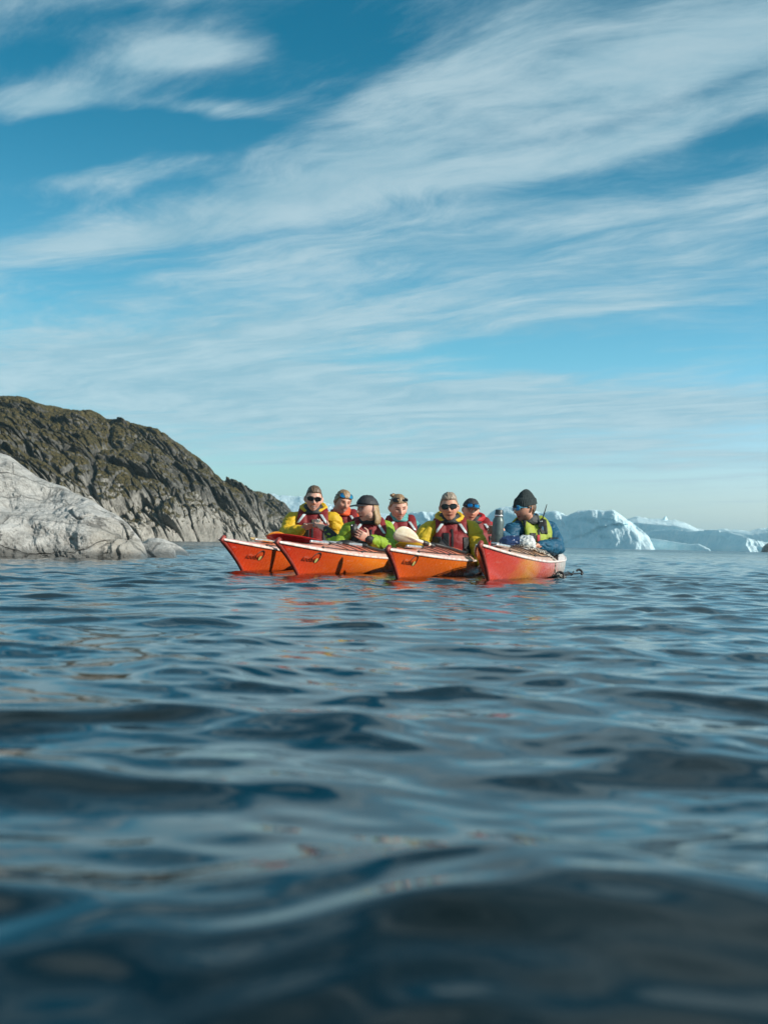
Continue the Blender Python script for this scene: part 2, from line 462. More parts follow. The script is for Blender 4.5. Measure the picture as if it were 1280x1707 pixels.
# --- icebergs
def ice_mat_builder(snow=.0):
    def f(n, p):
        pos = n.coord('Object'); x, y, z = n.sep(pos)
        fl = n.noise(n.mapping(pos, (.35, .1, .06)), 1.0, 6, .6, .3); fine = n.noise(pos, .5, 6, .65)
        c = n.ramp(fl * .6 + fine * .4, [(.34, (.42, .70, .80)), (.5, (.60, .83, .90)), (.66, (.82, .93, .96))])
        nor = n.geo('Normal'); nx, ny, nz = n.sep(nor)
        c = n.mix(nz.ss(.50, .90) * (.55 + snow * .4), c, (.66, .81, .87))
        n.link(c, p.inputs['Base Color']); p.inputs['Roughness'].default_value = .55
        n.link(n.bump(fl * .5 + fine * .5, .8, 2.0), p.inputs['Normal'])
    return f
ICE = material('blue_ice', ice_mat_builder()); SNOWICE = material('snowy_ice', ice_mat_builder(1.0))
def ice_disp(seed, amp, flute=1.0, crev=0.0, fx=.17):
    def f(V, xs, v):
        X, Y, Z = V[..., 0], V[..., 1], V[..., 2]
        w = fbm(X * .03, Z * .06, seed, 4)
        f1, f2, cid = worley(X * .035 + w * 1.2, Z * .05 + Y * .01 + w, seed)
        D = fbm(X * .03, Z * .05, seed, 4) * 9 + (cid - .5) * 5 * smoothstep(0, .25, f2 - f1)
        D += flute * (fbm(X * fx + w * 2, Z * .02, seed + 3., 4, ridged=True) * 3.6 + fbm(X * fx * 3, Z * .05, seed + 4., 4, .6) * 1.6)
        if crev: D += crev * (np.abs(perlin(X * .16 + w * 2.5, Z * .03, 3.)) * 9 + (worley(X * .12, Z * .10, seed)[2] - .5) * 5)
        D += fbm(X * .35, Z * .35, seed, 3) * .5
        edge = smoothstep(0, .06, v)[None, :] * (1 - .8 * np.exp(-((v - 1) / .10) ** 2))[None, :]
        V[..., 1] -= D * amp * edge
        V[..., 2] += (fbm(X * .09, Y * .05, seed, 4) * 1.0 + (worley(X * .11, Y * .08, seed)[2] - .5) * 1.1 + fbm(X * .5, Y * .3, seed, 3) * .35) * amp * np.exp(-((v - 1) / .2) ** 2)[None, :]
        V[..., 0] += fbm(Z * .1, X * .04, seed, 3) * 2.0 * amp * edge
        return V
    return f
cliff = lambda v, X: np.where(v < .55, v / .55 * .80, .80 + .20 * np.sin((v - .55) / .45 * math.pi / 2))
def ice(sil, d, depth, seed, amp, mat=ICE, name='iceberg', nu=420, nv=120, prof=cliff, turn=None, **k):
    # turn: list of (X, extra distance): a face that recedes to the left looks away from the sun
    t = ip(turn) if turn else (lambda X: 0.0)
    return ridge_land(name, mat, sil, lambda X: d + t(X), lambda X: d + depth + t(X), nu, nv, prof, ice_disp(seed, amp, **k), back=1.2, base_z=-1.5)
IG = 'icebergs along the horizon'
o = ice([(655, 925), (664, 872), (674, 860), (690, 853), (704, 851), (722, 856), (738, 857), (752, 862), (775, 872), (800, 874), (812, 858), (826, 850), (840, 847), (856, 846), (880, 850), (905, 853), (925, 853),
         (945, 858), (955, 853), (968, 850), (990, 850), (1006, 852), (1018, 851), (1028, 856), (1040, 864), (1056, 876), (1072, 888), (1084, 900), (1092, 925)], 480, 26, 4, 1.0, turn=[(655, 150), (800, 80), (1012, 0), (1078, -22), (1092, -24)])
tag(o, 'tall blue iceberg with a fluted cliff face behind the guide', 'iceberg', IG)
o = ice([(985, 925), (1000, 893), (1020, 880), (1042, 866), (1062, 862), (1085, 865), (1108, 867), (1125, 868), (1142, 873), (1160, 880), (1180, 886), (1205, 892), (1230, 905), (1250, 930)], 600, 50, 8, 1.0, flute=.25, turn=[(985, 130), (1120, 60), (1250, 0)],
        prof=lambda v, X: .72 * smoothstep(0, .35, v) + .28 * v)
tag(o, 'sloping snow topped iceberg right of the tall fluted one', 'iceberg', IG)
o = ice([(1040, 940), (1052, 896), (1066, 887), (1090, 884), (1112, 882), (1130, 884), (1150, 885), (1168, 884), (1192, 885), (1216, 889), (1240, 896), (1262, 902), (1290, 905), (1340, 909), (1372, 940)], 500, 14, 15, .55, flute=1.2, crev=1.0, fx=.3, turn=[(1040, 170), (1190, 40), (1240, 0), (1372, -10)])
tag(o, 'low iceberg with bright crevasses at the right edge', 'iceberg', IG)
o = ice([(1020, 930), (1035, 911), (1060, 900), (1085, 898), (1108, 900), (1135, 905), (1165, 907), (1182, 915), (1190, 935)], 455, 8, 22, .35, flute=.5, turn=[(1020, 90), (1190, 0)])
tag(o, 'low dark blue ice ledge floating before the sloping iceberg', 'iceberg', IG)
o = ice([(1120, 905), (1180, 884), (1215, 882), (1245, 885), (1262, 882), (1290, 880), (1340, 878), (1420, 886), (1500, 905)], 1000, 60, 31, 1.3, flute=.3, turn=[(1120, 260), (1500, 0)])
tag(o, 'long flat iceberg far off at the right edge behind the crevassed one', 'iceberg', IG)
o = ice([(250, 880), (340, 835), (400, 826), (430, 823), (460, 824), (480, 828), (500, 827), (520, 832), (545, 840), (575, 846), (605, 850), (640, 856), (680, 866), (720, 905)], 900, 160, 41, 1.4, mat=SNOWICE, name='iceberg', turn=[(250, 420), (500, 200), (720, 0)],
        flute=.3, crev=.0, prof=lambda v, X: .35 * smoothstep(0, .25, v) + .65 * v)
tag(o, 'broad snowy iceberg behind the dark headland and the left paddlers', 'iceberg', IG)
o = ice([(425, 915), (445, 872), (470, 858), (492, 862), (515, 858), (548, 852), (566, 855), (590, 857), (612, 862), (640, 868), (662, 880), (680, 915)], 700, 40, 47, 1.0, mat=SNOWICE, name='iceberg', flute=1.0, crev=1.0, fx=.2, turn=[(425, 200), (680, 0)])
tag(o, 'jagged pale iceberg seen between the heads of the left paddlers', 'iceberg', IG)
# ice block standing on the sloping berg
bm = bmesh.new(); bmesh.ops.create_icosphere(bm, subdivisions=4, radius=1.0)
for v_ in bm.verts:
    v_.co.x *= .85; v_.co.y *= .8; v_.co.z *= 1.15
    v_.co += v_.co.normalized() * float(fbm(v_.co.x * 1.2, v_.co.y * 1.2, v_.co.z * 1.2, 3)) * .35
me = bpy.data.meshes.new('ice_block'); bm.to_mesh(me); bm.free()
o = link('ice_block', me, SNOWICE); q = P(1108, 866.5, 712); o.location = q
o.scale = (1.3, 1.2, 1.5)
tag(o, 'small rounded ice block standing on top of the sloping iceberg', 'ice block')
# black skerry at the right edge
o = ridge_land('skerry', material('black_wet_rock', lambda n, p: n.link(n.ramp(n.noise(n.coord(), 1.5, 5, .7), [(.3, (.012, .013, .014)), (.7, (.05, .05, .05))]), p.inputs['Base Color']), rough=.6), [(1266, 925), (1270, 912), (1276, 907), (1284, 903), (1300, 900), (1330, 903), (1345, 925)], ip([(0, 430), (2000, 430)]), ip([(0, 438), (2000, 438)]), 90, 60,
               lambda v, X: v ** .6, hill_disp(33, .10), back=1.0, base_z=-.5)
tag(o, 'small black rock skerry at the right edge before the ice', 'rock')
# ------------------------------------------------------------------ mesh tools for the objects
def tube_arr(pts, radii, n=20, up=None, cap=4):
    """closed tube through pts; radii: numbers or (across, front-back) pairs; returns an array (n, rings, 3)"""
    pts = [Vector(p) for p in pts]
    rr = [(r, r) if not isinstance(r, (tuple, list)) else r for r in radii]
    # smooth resample
    m = len(pts)
    tan = []
    for i in range(m):
        a = pts[max(0, i - 1)]; b = pts[min(m - 1, i + 1)]
        tan.append((b - a).normalized())
    ref = Vector(up) if up is not None else (Vector((0, 1, 0)) if abs(tan[0].y) < .9 else Vector((1, 0, 0)))
    rings = []
    def ring(c, t, rx, ry):
        s = ref.cross(t); s = s.normalized() if s.length > 1e-6 else Vector((1, 0, 0)); f = t.cross(s).normalized()
        return [c + s * (rx * math.cos(k * 2 * math.pi / n)) + f * (ry * math.sin(k * 2 * math.pi / n)) for k in range(n)]
    for i in range(cap + 1):          # start cap
        a = (math.pi / 2) * (1 - i / cap) if cap else 0
        e = min(rr[0])
        k = max(math.cos(a), .02)
        if i < cap: rings.append(ring(pts[0] - tan[0] * (e * math.sin(a)), tan[0], rr[0][0] * k, rr[0][1] * k))
    for i in range(m): rings.append(ring(pts[i], tan[i], rr[i][0], rr[i][1]))
    for i in range(1, cap + 1):
        a = (math.pi / 2) * i / cap; e = min(rr[-1]); k = max(math.cos(a), .02)
        rings.append(ring(pts[-1] + tan[-1] * (e * math.sin(a)), tan[-1], rr[-1][0] * k, rr[-1][1] * k))
    return np.array(rings).transpose(1, 0, 2)
def spline(pts, n):
    """Catmull-Rom through rows of numbers"""
    p = [np.asarray(q, float) for q in pts]; p = [2 * p[0] - p[1]] + p + [2 * p[-1] - p[-2]]
    out = []
    segs = len(p) - 3
    for k in range(n):
        u = k / (n - 1) * segs; i = min(int(u), segs - 1); t = u - i
        a, b, c, d_ = p[i:i + 4]
        out.append(.5 * ((2 * b) + (c - a) * t + (2 * a - 5 * b + 4 * c - d_) * t * t + (3 * b - a - 3 * c + d_) * t ** 3))
    return out
class MB:
    """collects pieces that become one mesh"""
    def __init__(s): s.v = []; s.f = []
    def grid(s, V, closed_u=True, caps=True, flip=False):
        nu, nv, _ = V.shape; o = len(s.v); s.v += [tuple(q) for q in V.reshape(-1, 3)]
        idx = lambda i, j: o + (i % nu) * nv + j
        for i in range(nu if closed_u else nu - 1):
            for j in range(nv - 1):
                q = (idx(i, j), idx(i + 1, j), idx(i + 1, j + 1), idx(i, j + 1))
                s.f.append(q[::-1] if flip else q)
        if caps and closed_u:
            a = [idx(i, 0) for i in range(nu)]; b = [idx(i, nv - 1) for i in range(nu)]
            s.f.append(a if flip else a[::-1]); s.f.append(b[::-1] if flip else b)
        return s
    def tube(s, pts, radii, n=20, up=None, cap=4, sm=0):
        if not isinstance(radii, (list, tuple)): radii = [radii] * len(pts)
        if sm:
            rows = [list(p) + (list(r) if isinstance(r, (tuple, list)) else [r, r]) for p, r in zip(pts, radii)]
            rows = spline(rows, sm); pts = [q[:3] for q in rows]; radii = [(q[3], q[4]) for q in rows]
        return s.grid(tube_arr(pts, radii, n, up, cap))
    def ball(s, c, r, n=20, m=14, rot=None):
        r = r if isinstance(r, (tuple, list)) else (r, r, r)
        V = np.zeros((n, m, 3))
        for i in range(n):
            for j in range(m):
                th = math.pi * (j + .02) / (m - 1 + .04); ph = 2 * math.pi * i / n
                q = Vector((r[0] * math.sin(th) * math.cos(ph), r[1] * math.sin(th) * math.sin(ph), -r[2] * math.cos(th)))
                if rot is not None: q = rot @ q
                V[i, j] = Vector(c) + q
        return s.grid(V)
    def box(s, c, size, rot=None, bev=.0):
        x, y, z = [q / 2 for q in size]; o = len(s.v)
        for a in (-1, 1):
            for b in (-1, 1):
                for e in (-1, 1):
                    q = Vector((a * x, b * y, e * z)); q = rot @ q if rot is not None else q
                    s.v.append(tuple(Vector(c) + q))
        for f in ((0, 1, 3, 2), (4, 6, 7, 5), (0, 4, 5, 1), (2, 3, 7, 6), (0, 2, 6, 4), (1, 5, 7, 3)): s.f.append([o + k for k in f])
        return s
    def arr(s, V, F):
        o = len(s.v); s.v += [tuple(q) for q in V]; s.f += [[o + k for k in f] for f in F]; return s
    def mesh(s, name):
        me = bpy.data.meshes.new(name); me.from_pydata(s.v, [], [list(f) for f in s.f]); me.update(); me.validate(); return me
    def build(s, name, mat, parent=None, smooth=True): return link(name, s.mesh(name), mat, parent, smooth)
def remeshed(mb, name, voxel, smooth=2):
    """one continuous skin round all the pieces"""
    me = mb.mesh('tmp'); o = bpy.data.objects.new('tmp', me); col.objects.link(o)
    m = o.modifiers.new('r', 'REMESH'); m.mode = 'VOXEL'; m.voxel_size = voxel; m.adaptivity = 0
    if smooth:
        q = o.modifiers.new('s', 'SMOOTH'); q.factor = .5; q.iterations = smooth
    dg = bpy.context.evaluated_depsgraph_get(); dg.update()
    out = bpy.data.meshes.new_from_object(o.evaluated_get(dg)); out.name = name
    bpy.data.objects.remove(o); bpy.data.meshes.remove(me)
    return out
def get_co(me):
    a = np.zeros(len(me.vertices) * 3, np.float32); me.vertices.foreach_get('co', a); return a.reshape(-1, 3).astype(float)
def get_no(me):
    a = np.zeros(len(me.vertices) * 3, np.float32); me.vertices.foreach_get('normal', a); return a.reshape(-1, 3).astype(float)
def set_co(me, c): me.vertices.foreach_set('co', c.astype(np.float32).ravel()); me.update()
def set_col(me, name, c):
    at = me.color_attributes.new(name, 'FLOAT_COLOR', 'POINT')
    at.data.foreach_set('color', np.concatenate([c, np.ones((len(c), 1))], 1).astype(np.float32).ravel())

# ------------------------------------------------------------------ kayaks
def plastic(stops, seedv, edge=False):
    """moulded hull plastic whose pigment runs from one colour to the next along the boat; edge adds a painted highlight"""
    def f(n, p):
        c = n.coord('Object'); x, y, z = n.sep(c)
        nz = n.noise(n.mapping(c, (2.2, 1.2, 5.0), (0, 0, 0), (seedv, 0, 0)), 1.1, 4, .6, .5)
        t = (y + .35) / 5.6 + (nz - .5) * .16
        colr = n.ramp(t, stops)
        fine = n.noise(c, 30, 3, .6)
        colr = n.mix(fine.ss(.5, .8) * .12, colr, (.55, .30, .16))
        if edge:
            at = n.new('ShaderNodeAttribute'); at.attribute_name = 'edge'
            colr = n.mix(S(n.nt, at.outputs['Fac']) * (fine.ss(.3, .6, .45, .75)), colr, (.82, .62, .55))  # highlight along the deck edge painted as a paler band
        scr = n.noise(n.mapping(c, (40, 1.5, 60)), 1.0, 3, .6).ss(.62, .72)
        colr = n.mix(scr * .22, colr, (.7, .5, .42))
        wl = (z + (fine - .5) * .02).ss(.022, .004)
        colr = n.mix(wl * .55, colr, (.10, .018, .010))
        n.link(colr, p.inputs['Base Color'])
        n.link(fine.ss(.3, .7, .20, .34) + scr * .15, p.inputs['Roughness'])
        p.inputs['Coat Weight'].default_value = .25; p.inputs['Coat Roughness'].default_value = .12
        n.link(n.bump(n.noise(c, 7, 3, .5) * .7 + scr * .08, .35, .006), p.inputs['Normal'])
    return f
RED, ORA, YEL, WHT = (.56, .030, .012), (.68, .100, .012), (.72, .20, .018), (.60, .50, .42)
HULLM = [material('red_orange_hull_plastic', plastic([(0, RED), (.10, (.60, .055, .012)), (.22, ORA), (.34, YEL), (.45, ORA), (.7, (.60, .07, .012)), (1, RED)], 0.0)),
         material('orange_hull_plastic', plastic([(0, (.60, .06, .012)), (.12, ORA), (.40, (.60, .16, .015)), (.7, ORA), (1, RED)], 3.0)),
         material('red_yellow_white_hull_plastic', plastic([(0, (.66, .045, .035)), (.17, (.68, .085, .045)), (.25, (.70, .28, .05)), (.33, (.58, .07, .03)), (.42, (.62, .20, .16)), (.55, WHT), (1, WHT)], 5.0))]
DECKM = [material('salmon_glare_deck_plastic', plastic([(0, (.70, .20, .14)), (.2, (.76, .28, .17)), (.30, (.72, .16, .10)), (.36, (.74, .24, .13)), (.5, (.72, .22, .10)), (.8, (.65, .16, .10)), (1, (.5, .06, .04))], 1.5, True)),  # sun glare on the decks put into their pale salmon colour
         material('salmon_glare_white_deck_plastic', plastic([(0, (.62, .20, .15)), (.2, (.70, .42, .28)), (.32, (.64, .30, .12)), (.45, (.66, .55, .45)), (1, (.66, .55, .45))], 6.5, True))]
SEAM = material('pale_highlight_seam', lambda n, p: (n.link(n.ramp(n.noise(n.coord(), 14, 4, .6), [(.3, (.66, .42, .36)), (.6, (.85, .76, .70))]), p.inputs['Base Color'])), rough=.30)  # seam painted pale to carry the gunwale highlight
STEM = material('dark_red_stem', lambda n, p: (n.link(n.ramp(n.noise(n.coord(), 25, 4, .6), [(.3, (.20, .022, .016)), (.7, (.38, .07, .05))]), p.inputs['Base Color'])), rough=.45)
BLACK = material('black_rubber', lambda n, p: (n.link(n.ramp(n.noise(n.coord(), 30, 3, .6), [(.3, (.010, .010, .011)), (.7, (.028, .028, .030))]), p.inputs['Base Color'])), rough=.5)
CORD = material('dark_cord', color=(.035, .020, .018), rough=.8)
NEO = material('black_neoprene', lambda n, p: (n.link(n.ramp(n.noise(n.coord(), 20, 3, .6), [(.3, (.012, .013, .015)), (.7, (.030, .032, .035))]), p.inputs['Base Color']),
               n.link(n.bump(n.noise(n.coord(), 9, 4, .6), .6, .02), p.inputs['Normal'])), rough=.6)
SILVER = material('worn_aluminium', lambda n, p: (n.link(n.ramp(n.noise(n.coord(), 30, 3, .6), [(.3, (.45, .47, .48)), (.7, (.75, .77, .78))]), p.inputs['Base Color'])), rough=.32, metal=.6)
INK = material('black_print', color=(.012, .014, .012), rough=.5)
DOT = material('pale_yellow_print', color=(.55, .48, .16), rough=.5)

class Hull:
    def __init__(s, L, beam, bow, mid=.13, crown=.10, rake=.33, cock=2.1):
        s.L, s.beam, s.bow, s.mid, s.crown, s.rake, s.cock = L, beam, bow, mid, crown, rake, cock
    def B(s, t):     # half beam at t in 0..1
        f = np.clip(t / .46, 0, 1); g = np.clip((1 - t) / .54, 0, 1)
        a = np.sin(f * math.pi / 2) ** .92; b = np.sin(g * math.pi / 2) ** .85
        return .022 + (s.beam / 2 - .022) * np.minimum(a, b)
    def Sz(s, t):
        return s.mid + (s.bow - s.mid) * (1 - np.clip(t / .40, 0, 1)) ** 1.7 + (s.bow * .72 - s.mid) * np.clip((t - .6) / .4, 0, 1) ** 2
    def K(s, t): return -.095 + .05 * (1 - np.clip(t / .15, 0, 1)) ** 2 + .06 * np.clip((t - .85) / .15, 0, 1) ** 2
    def Y(s, t, v):
        yk = .22 + (s.L - .25 - .22) * t; ys = -s.rake + (s.L + s.rake * .6 + 0.0) * t
        # the stem is gently curved
        return yk + (ys - yk) * (v ** (1 + .35 * (1 - np.clip(t / .2, 0, 1))))
    def X(s, t, v):
        k = np.clip(t / .25, 0, 1) * np.clip((1 - t) / .2, 0, 1)
        sharp = v ** .85; rnd = (1 - (1 - v) ** 2.7) ** .52
        return s.B(t) * ((1 - k) * sharp + k * rnd) + .0 * t
    def at(s, t, v): return np.array([s.X(t, v), s.Y(t, v), s.K(t) + (s.Sz(t) - s.K(t)) * v])
    def side(s, y, z):
        """outer x of the hull at (y, z)"""
        t = (y + s.rake) / (s.L + s.rake); v = .7
        for _ in range(12):
            v = min(max((z - s.K(t)) / (s.Sz(t) - s.K(t)), 0.01), 1)
            e = y - s.Y(t, v); t = min(max(t + e / s.L, 0), 1)
        return s.X(t, v)
    def deckz(s, t, w):
        """deck height at t, w = x / half beam"""
        cr = s.crown * smoothstep(0.02, .36, t) * (1 - .75 * smoothstep(.78, 1, t)) + .012
        y = s.Y(t, 1.0)
        return s.Sz(t) + cr * (1 - np.abs(w) ** 1.7) + .014 * (1 - np.abs(w) ** 12) * smoothstep(0, .04, t)
    def deck_pt(s, y, w, off=0.0):
        t = (y + s.rake) / (s.L + s.rake * .6 * 1.0); t = min(max(t, 0), 1)
        return Vector((s.B(t) * w, y, float(s.deckz(t, w)) + off))

def make_kayak(label, loc, head, L, beam, bow, hm, dm, seats, logo=True, group='sea kayaks rafted side by side', roll=0.0, crown=.10, rake=.33, mid=.13, text=True):
    h = Hull(L, beam, bow, mid=mid, crown=crown, rake=rake)
    root = empty('sea_kayak', loc, -head); root.rotation_euler = (0, roll, -head)
    tag(root, label, 'kayak', group)
    T = np.concatenate([np.linspace(0, .06, 12, endpoint=False), np.linspace(.06, 1, 90)]); Vv = np.linspace(0, 1, 16)
    sec = []
    for t in T:
        row = [h.at(t, v) for v in Vv]
        left = [(-p[0], p[1], p[2]) for p in row[::-1]]
        sec.append(left + [tuple(p) for p in row[1:]] if row[0][0] < 1e-4 else left + [tuple(p) for p in row])
    V = np.array(sec)
    mb = MB(); mb.grid(V, closed_u=False)
    n_ = V.shape[1]
    mb.f.append(list(range(n_))); mb.f.append([(len(T) - 1) * n_ + k for k in range(n_)][::-1])
    hull = mb.build('hull', HULLM[hm], root)
    # deck
    W = np.sin(np.linspace(-1, 1, 25) * math.pi / 2); D = np.zeros((len(T), 25, 3))
    for i, t in enumerate(T):
        for j, w in enumerate(W): D[i, j] = (h.B(t) * w * .995, h.Y(t, 1.0), h.deckz(t, w))
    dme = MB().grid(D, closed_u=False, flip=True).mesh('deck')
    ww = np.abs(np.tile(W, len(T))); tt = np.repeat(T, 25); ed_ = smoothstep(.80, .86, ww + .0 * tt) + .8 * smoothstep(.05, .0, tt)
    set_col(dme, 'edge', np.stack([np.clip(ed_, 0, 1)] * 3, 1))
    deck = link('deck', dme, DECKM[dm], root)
    # seam along both gunwales
    mb = MB()
    for sg in (-1, 1):
        pts = [(sg * (h.B(t) + .002), h.Y(t, 1.0), h.Sz(t)) for t in T]
        mb.tube(pts, [(.007, .010)] * len(pts), n=8, up=(0, 0, 1), cap=1)
    mb.build('seam', SEAM, root)
    # stem strip
    pts = []
    for v in np.linspace(0, 1, 14):
        p = h.at(0, v); pts.append((0, p[1] - .004, p[2]))
    pts.append((0, pts[-1][1] + .05, pts[-1][2] + .018))
    MB().tube(pts, [.014 + .008 * (k / 13) ** 2 for k in range(14)] + [.020], n=12, up=(1, 0, 0)).build('stem_strip', STEM, root)
    # cockpits
    for yc in seats:
        a, b = .22, .46
        ring = []
        for k in range(48):
            q = 2 * math.pi * k / 48
            yy = yc - .16 + b * math.sin(q) * (1.0 if math.sin(q) > 0 else 1.0); xx = a * math.cos(q) * (1 - .18 * (math.sin(q) < 0) * abs(math.sin(q)) ** 2)
            t = (yy + h.rake) / (h.L + h.rake * .6); Bb = h.B(t)
            ring.append(h.deck_pt(yy, min(abs(xx / Bb), .97) * (1 if xx > 0 else -1), .016))
        V = tube_arr(ring + [ring[0]], [.014] * 49, n=8, up=(0, 0, 1), cap=0)
        MB().grid(V, caps=False).build('cockpit_coaming', BLACK, root)
        # coaming wall
        wall = np.array([[(p.x, p.y, p.z - .06) for p in ring + [ring[0]]], [(p.x, p.y, p.z) for p in ring + [ring[0]]]])
        rgs = np.array([[tuple(Vector((0, yc - .05, ring[0].z + .12)).lerp(p + Vector((0, 0, .006)), f) + Vector((0, 0, -.05 * math.sin(f * math.pi) * 1.0))) for p in ring + [ring[0]]] for f in (.02, .2, .4, .6, .8, .95, 1.03)])
        allr = np.concatenate([wall[:1], wall[1:], rgs[::-1]], 0)
        MB().grid(allr.transpose(1, 0, 2), closed_u=False).build('spray_deck', NEO, root)
    # deck cords, fittings
    def cord(pts, r=.0035, name='bungee_cord', mat=CORD): MB().tube(pts, r, n=6, cap=1).build(name, mat, root)
    for sg in (-1, 1):
        for (y0, y1) in ((.42, 1.25), (1.25, seats[0] + .6)):
            pts = [h.deck_pt(y0 + (y1 - y0) * k / 24, sg * .86, .010) for k in range(25)]
            cord(pts, .0035, 'deck_line')
    for yy, sk in ((.84, .10), (1.02, .12), (1.20, .14), (1.34, .15)):
        pts = [h.deck_pt(yy + sk * w * w * 1.2, w * .86, .009) for w in np.linspace(-1, 1, 21)]
        cord(pts, .0035)
    for sg in (-1, 1):
        for yy in (.42, 1.25): MB().ball(h.deck_pt(yy, sg * .86, .006), (.011, .02, .010), 10, 7).build('deck_fitting', BLACK, root)
    hd = MB(); p0 = h.deck_pt(.42, .15, .024); p1 = h.deck_pt(.70, .42, .022)
    hd.tube([p0, p1], .0115, n=12).build('carry_handle', SILVER, root)
    MB().tube([p1, p1 + (p1 - p0) * .09], .014, n=12).build('handle_cap', BLACK, root)
    # front hatch lid
    t0 = .62
    lid = np.array([[h.deck_pt(t0 + .13 * rr * math.sin(q), rr * .30 * math.cos(q) / 1.0, .012 + .006 * (rr < .9)) for rr in (.02, .5, .85, .92, 1.0)] for q in np.linspace(0, 2 * math.pi, 33)[:-1]])
    MB().grid(lid, closed_u=True, caps=False).build('hatch_lid', DECKM[dm], root)
    if logo:
        for sg in (1,):
            place_logo(h, root, sg, text)
    return root, h

def place_logo(h, root, sg, text=True):
    cu = bpy.data.curves.new('t', 'FONT'); cu.body = 'kodiak'; cu.size = .050; cu.shear = .25; cu.space_character = 1.0; cu.resolution_u = 3
    o = bpy.data.objects.new('t', cu); col.objects.link(o)
    dg = bpy.context.evaluated_depsgraph_get(); dg.update()
    me = bpy.data.meshes.new_from_object(o.evaluated_get(dg)); bpy.data.objects.remove(o)
    bm = bmesh.new(); bm.from_mesh(me)
    for v in bm.verts: v.co.x *= 1.7
    bmesh.ops.solidify(bm, geom=bm.faces[:], thickness=0)
    c, s_ = math.cos(-.05), math.sin(-.05)
    for v in bm.verts:
        u_, w_ = v.co.x * c - v.co.y * s_, v.co.x * s_ + v.co.y * c
        y, z = .11 + u_, .115 + w_
        v.co = Vector((sg * (h.side(y, z) + .0035), y, z))
    bm.to_mesh(me); bm.free(); me.name = 'logo_lettering'
    link('logo_lettering', me, INK, root, smooth=False)
    # swirl and dot at the end of the word
    sw = MB(); pts = []; rad = []
    for k in range(26):
        a = math.radians(200 - 255 * k / 25); r = .052 if k < 20 else .052 - (k - 20) * .002
        y, z = .345 + r * 1.15 * math.cos(a) * (1.2 if math.cos(a) < 0 else .8), .135 + r * math.sin(a) * .85
        pts.append((sg * (h.side(y, z) + .004), y, z)); rad.append((.002 + .0065 * (k / 25), .0025))
    sw.tube(pts, rad, n=8, up=(1, 0, 0), cap=1)
    sw.build('logo_swirl', INK, root)
    d_ = MB(); y, z = .352, .118
    V = np.array([[(sg * (h.side(y + r * math.cos(a), z + r * math.sin(a)) + .0065 + (.001 if r < .01 else 0)), y + r * math.cos(a), z + r * math.sin(a)) for r in (.0005, .012, .019)] for a in np.linspace(0, 2 * math.pi, 17)[:-1]])
    d_.grid(V, caps=False).build('logo_dot', DOT, root)

def gp(X, Y, d): return P(X, Y, d)
def wpt(X, d): return Vector(((X - 640) / F * d, d, 0))
K1, H1 = make_kayak('leftmost red and orange tandem kayak with the yellow paddle blade on its bow', wpt(395, 11.75), math.radians(14.5), 5.9, .60, .268, 0, 0, (2.0, 3.3), rake=.33)
K2, H2 = make_kayak('red and orange tandem kayak second from left under the silver paddle shaft', wpt(487, 11.04), math.radians(15.5), 5.9, .60, .258, 0, 0, (2.02, 3.3), rake=.33)
K3, H3 = make_kayak('orange tandem kayak third from left with the white paddle blade on its foredeck', wpt(657, 10.56), math.radians(12.7), 5.9, .60, .222, 1, 0, (2.1, 3.45), rake=.20)
K4, H4 = make_kayak('rightmost faded red kayak paling to white at the stern with a rope coil on deck', wpt(810, 10.44), math.radians(13.2), 5.1, .57, .268, 2, 1, (2.3,), rake=.25, crown=.09, mid=.14, logo=False)

# ------------------------------------------------------------------ paddles
def blade_mesh(mb, L=.47, W=.17):
    """a cupped blade along +x from 0 to L"""
    nu, nv = 36, 15
    for_side = []
    def half(s): # s 0..1 along the blade
        up = (s ** .55) * (1 - s ** 5.0) ** .6 * 1.18
        return W / 2 * up
    def pt(i, j, side):
        s = .004 + .992 * i / (nu - 1); w = -1 + 2 * j / (nv - 1)
        hw = half(s); skew = .012 * math.sin(s * math.pi)
        x = s * L; y = w * hw + skew
        z = .018 * (w * w) * (hw / (W / 2)) - .012 * math.sin(s * 3) + side * (.0022 * (1 - abs(w) ** 4) + .0009)
        if side > 0 or True: z += side * .010 * max(0, 1 - abs(w) / .16) * (1 - s) ** .8
        return (x, y, z)
    A = np.array([[pt(i, j, 1) for i in range(nu)] for j in range(nv)]); Bq = np.array([[pt(i, j, -1) for i in range(nu)] for j in range(nv - 1, -1, -1)])
    mb.grid(np.concatenate([A, Bq], 0), closed_u=True)
def blade_mat(name, c1, c2, trans=0.0):
    def f(n, p):
        c = n.coord(); x, y, z = n.sep(c)
        n.link(n.ramp(n.noise(c, 16, 4, .6), [(.3, c1), (.7, c2)]), p.inputs['Base Color'])
        p.inputs['Roughness'].default_value = .28
        n.link(n.bump(n.noise(n.mapping(c, (3, 22, 8)), 1.0, 3, .5), .3, .01), p.inputs['Normal'])
        if trans: p.inputs['Subsurface Weight'].default_value = trans; p.inputs['Subsurface Radius'].default_value = (.02, .02, .01)
    return material(name, f)
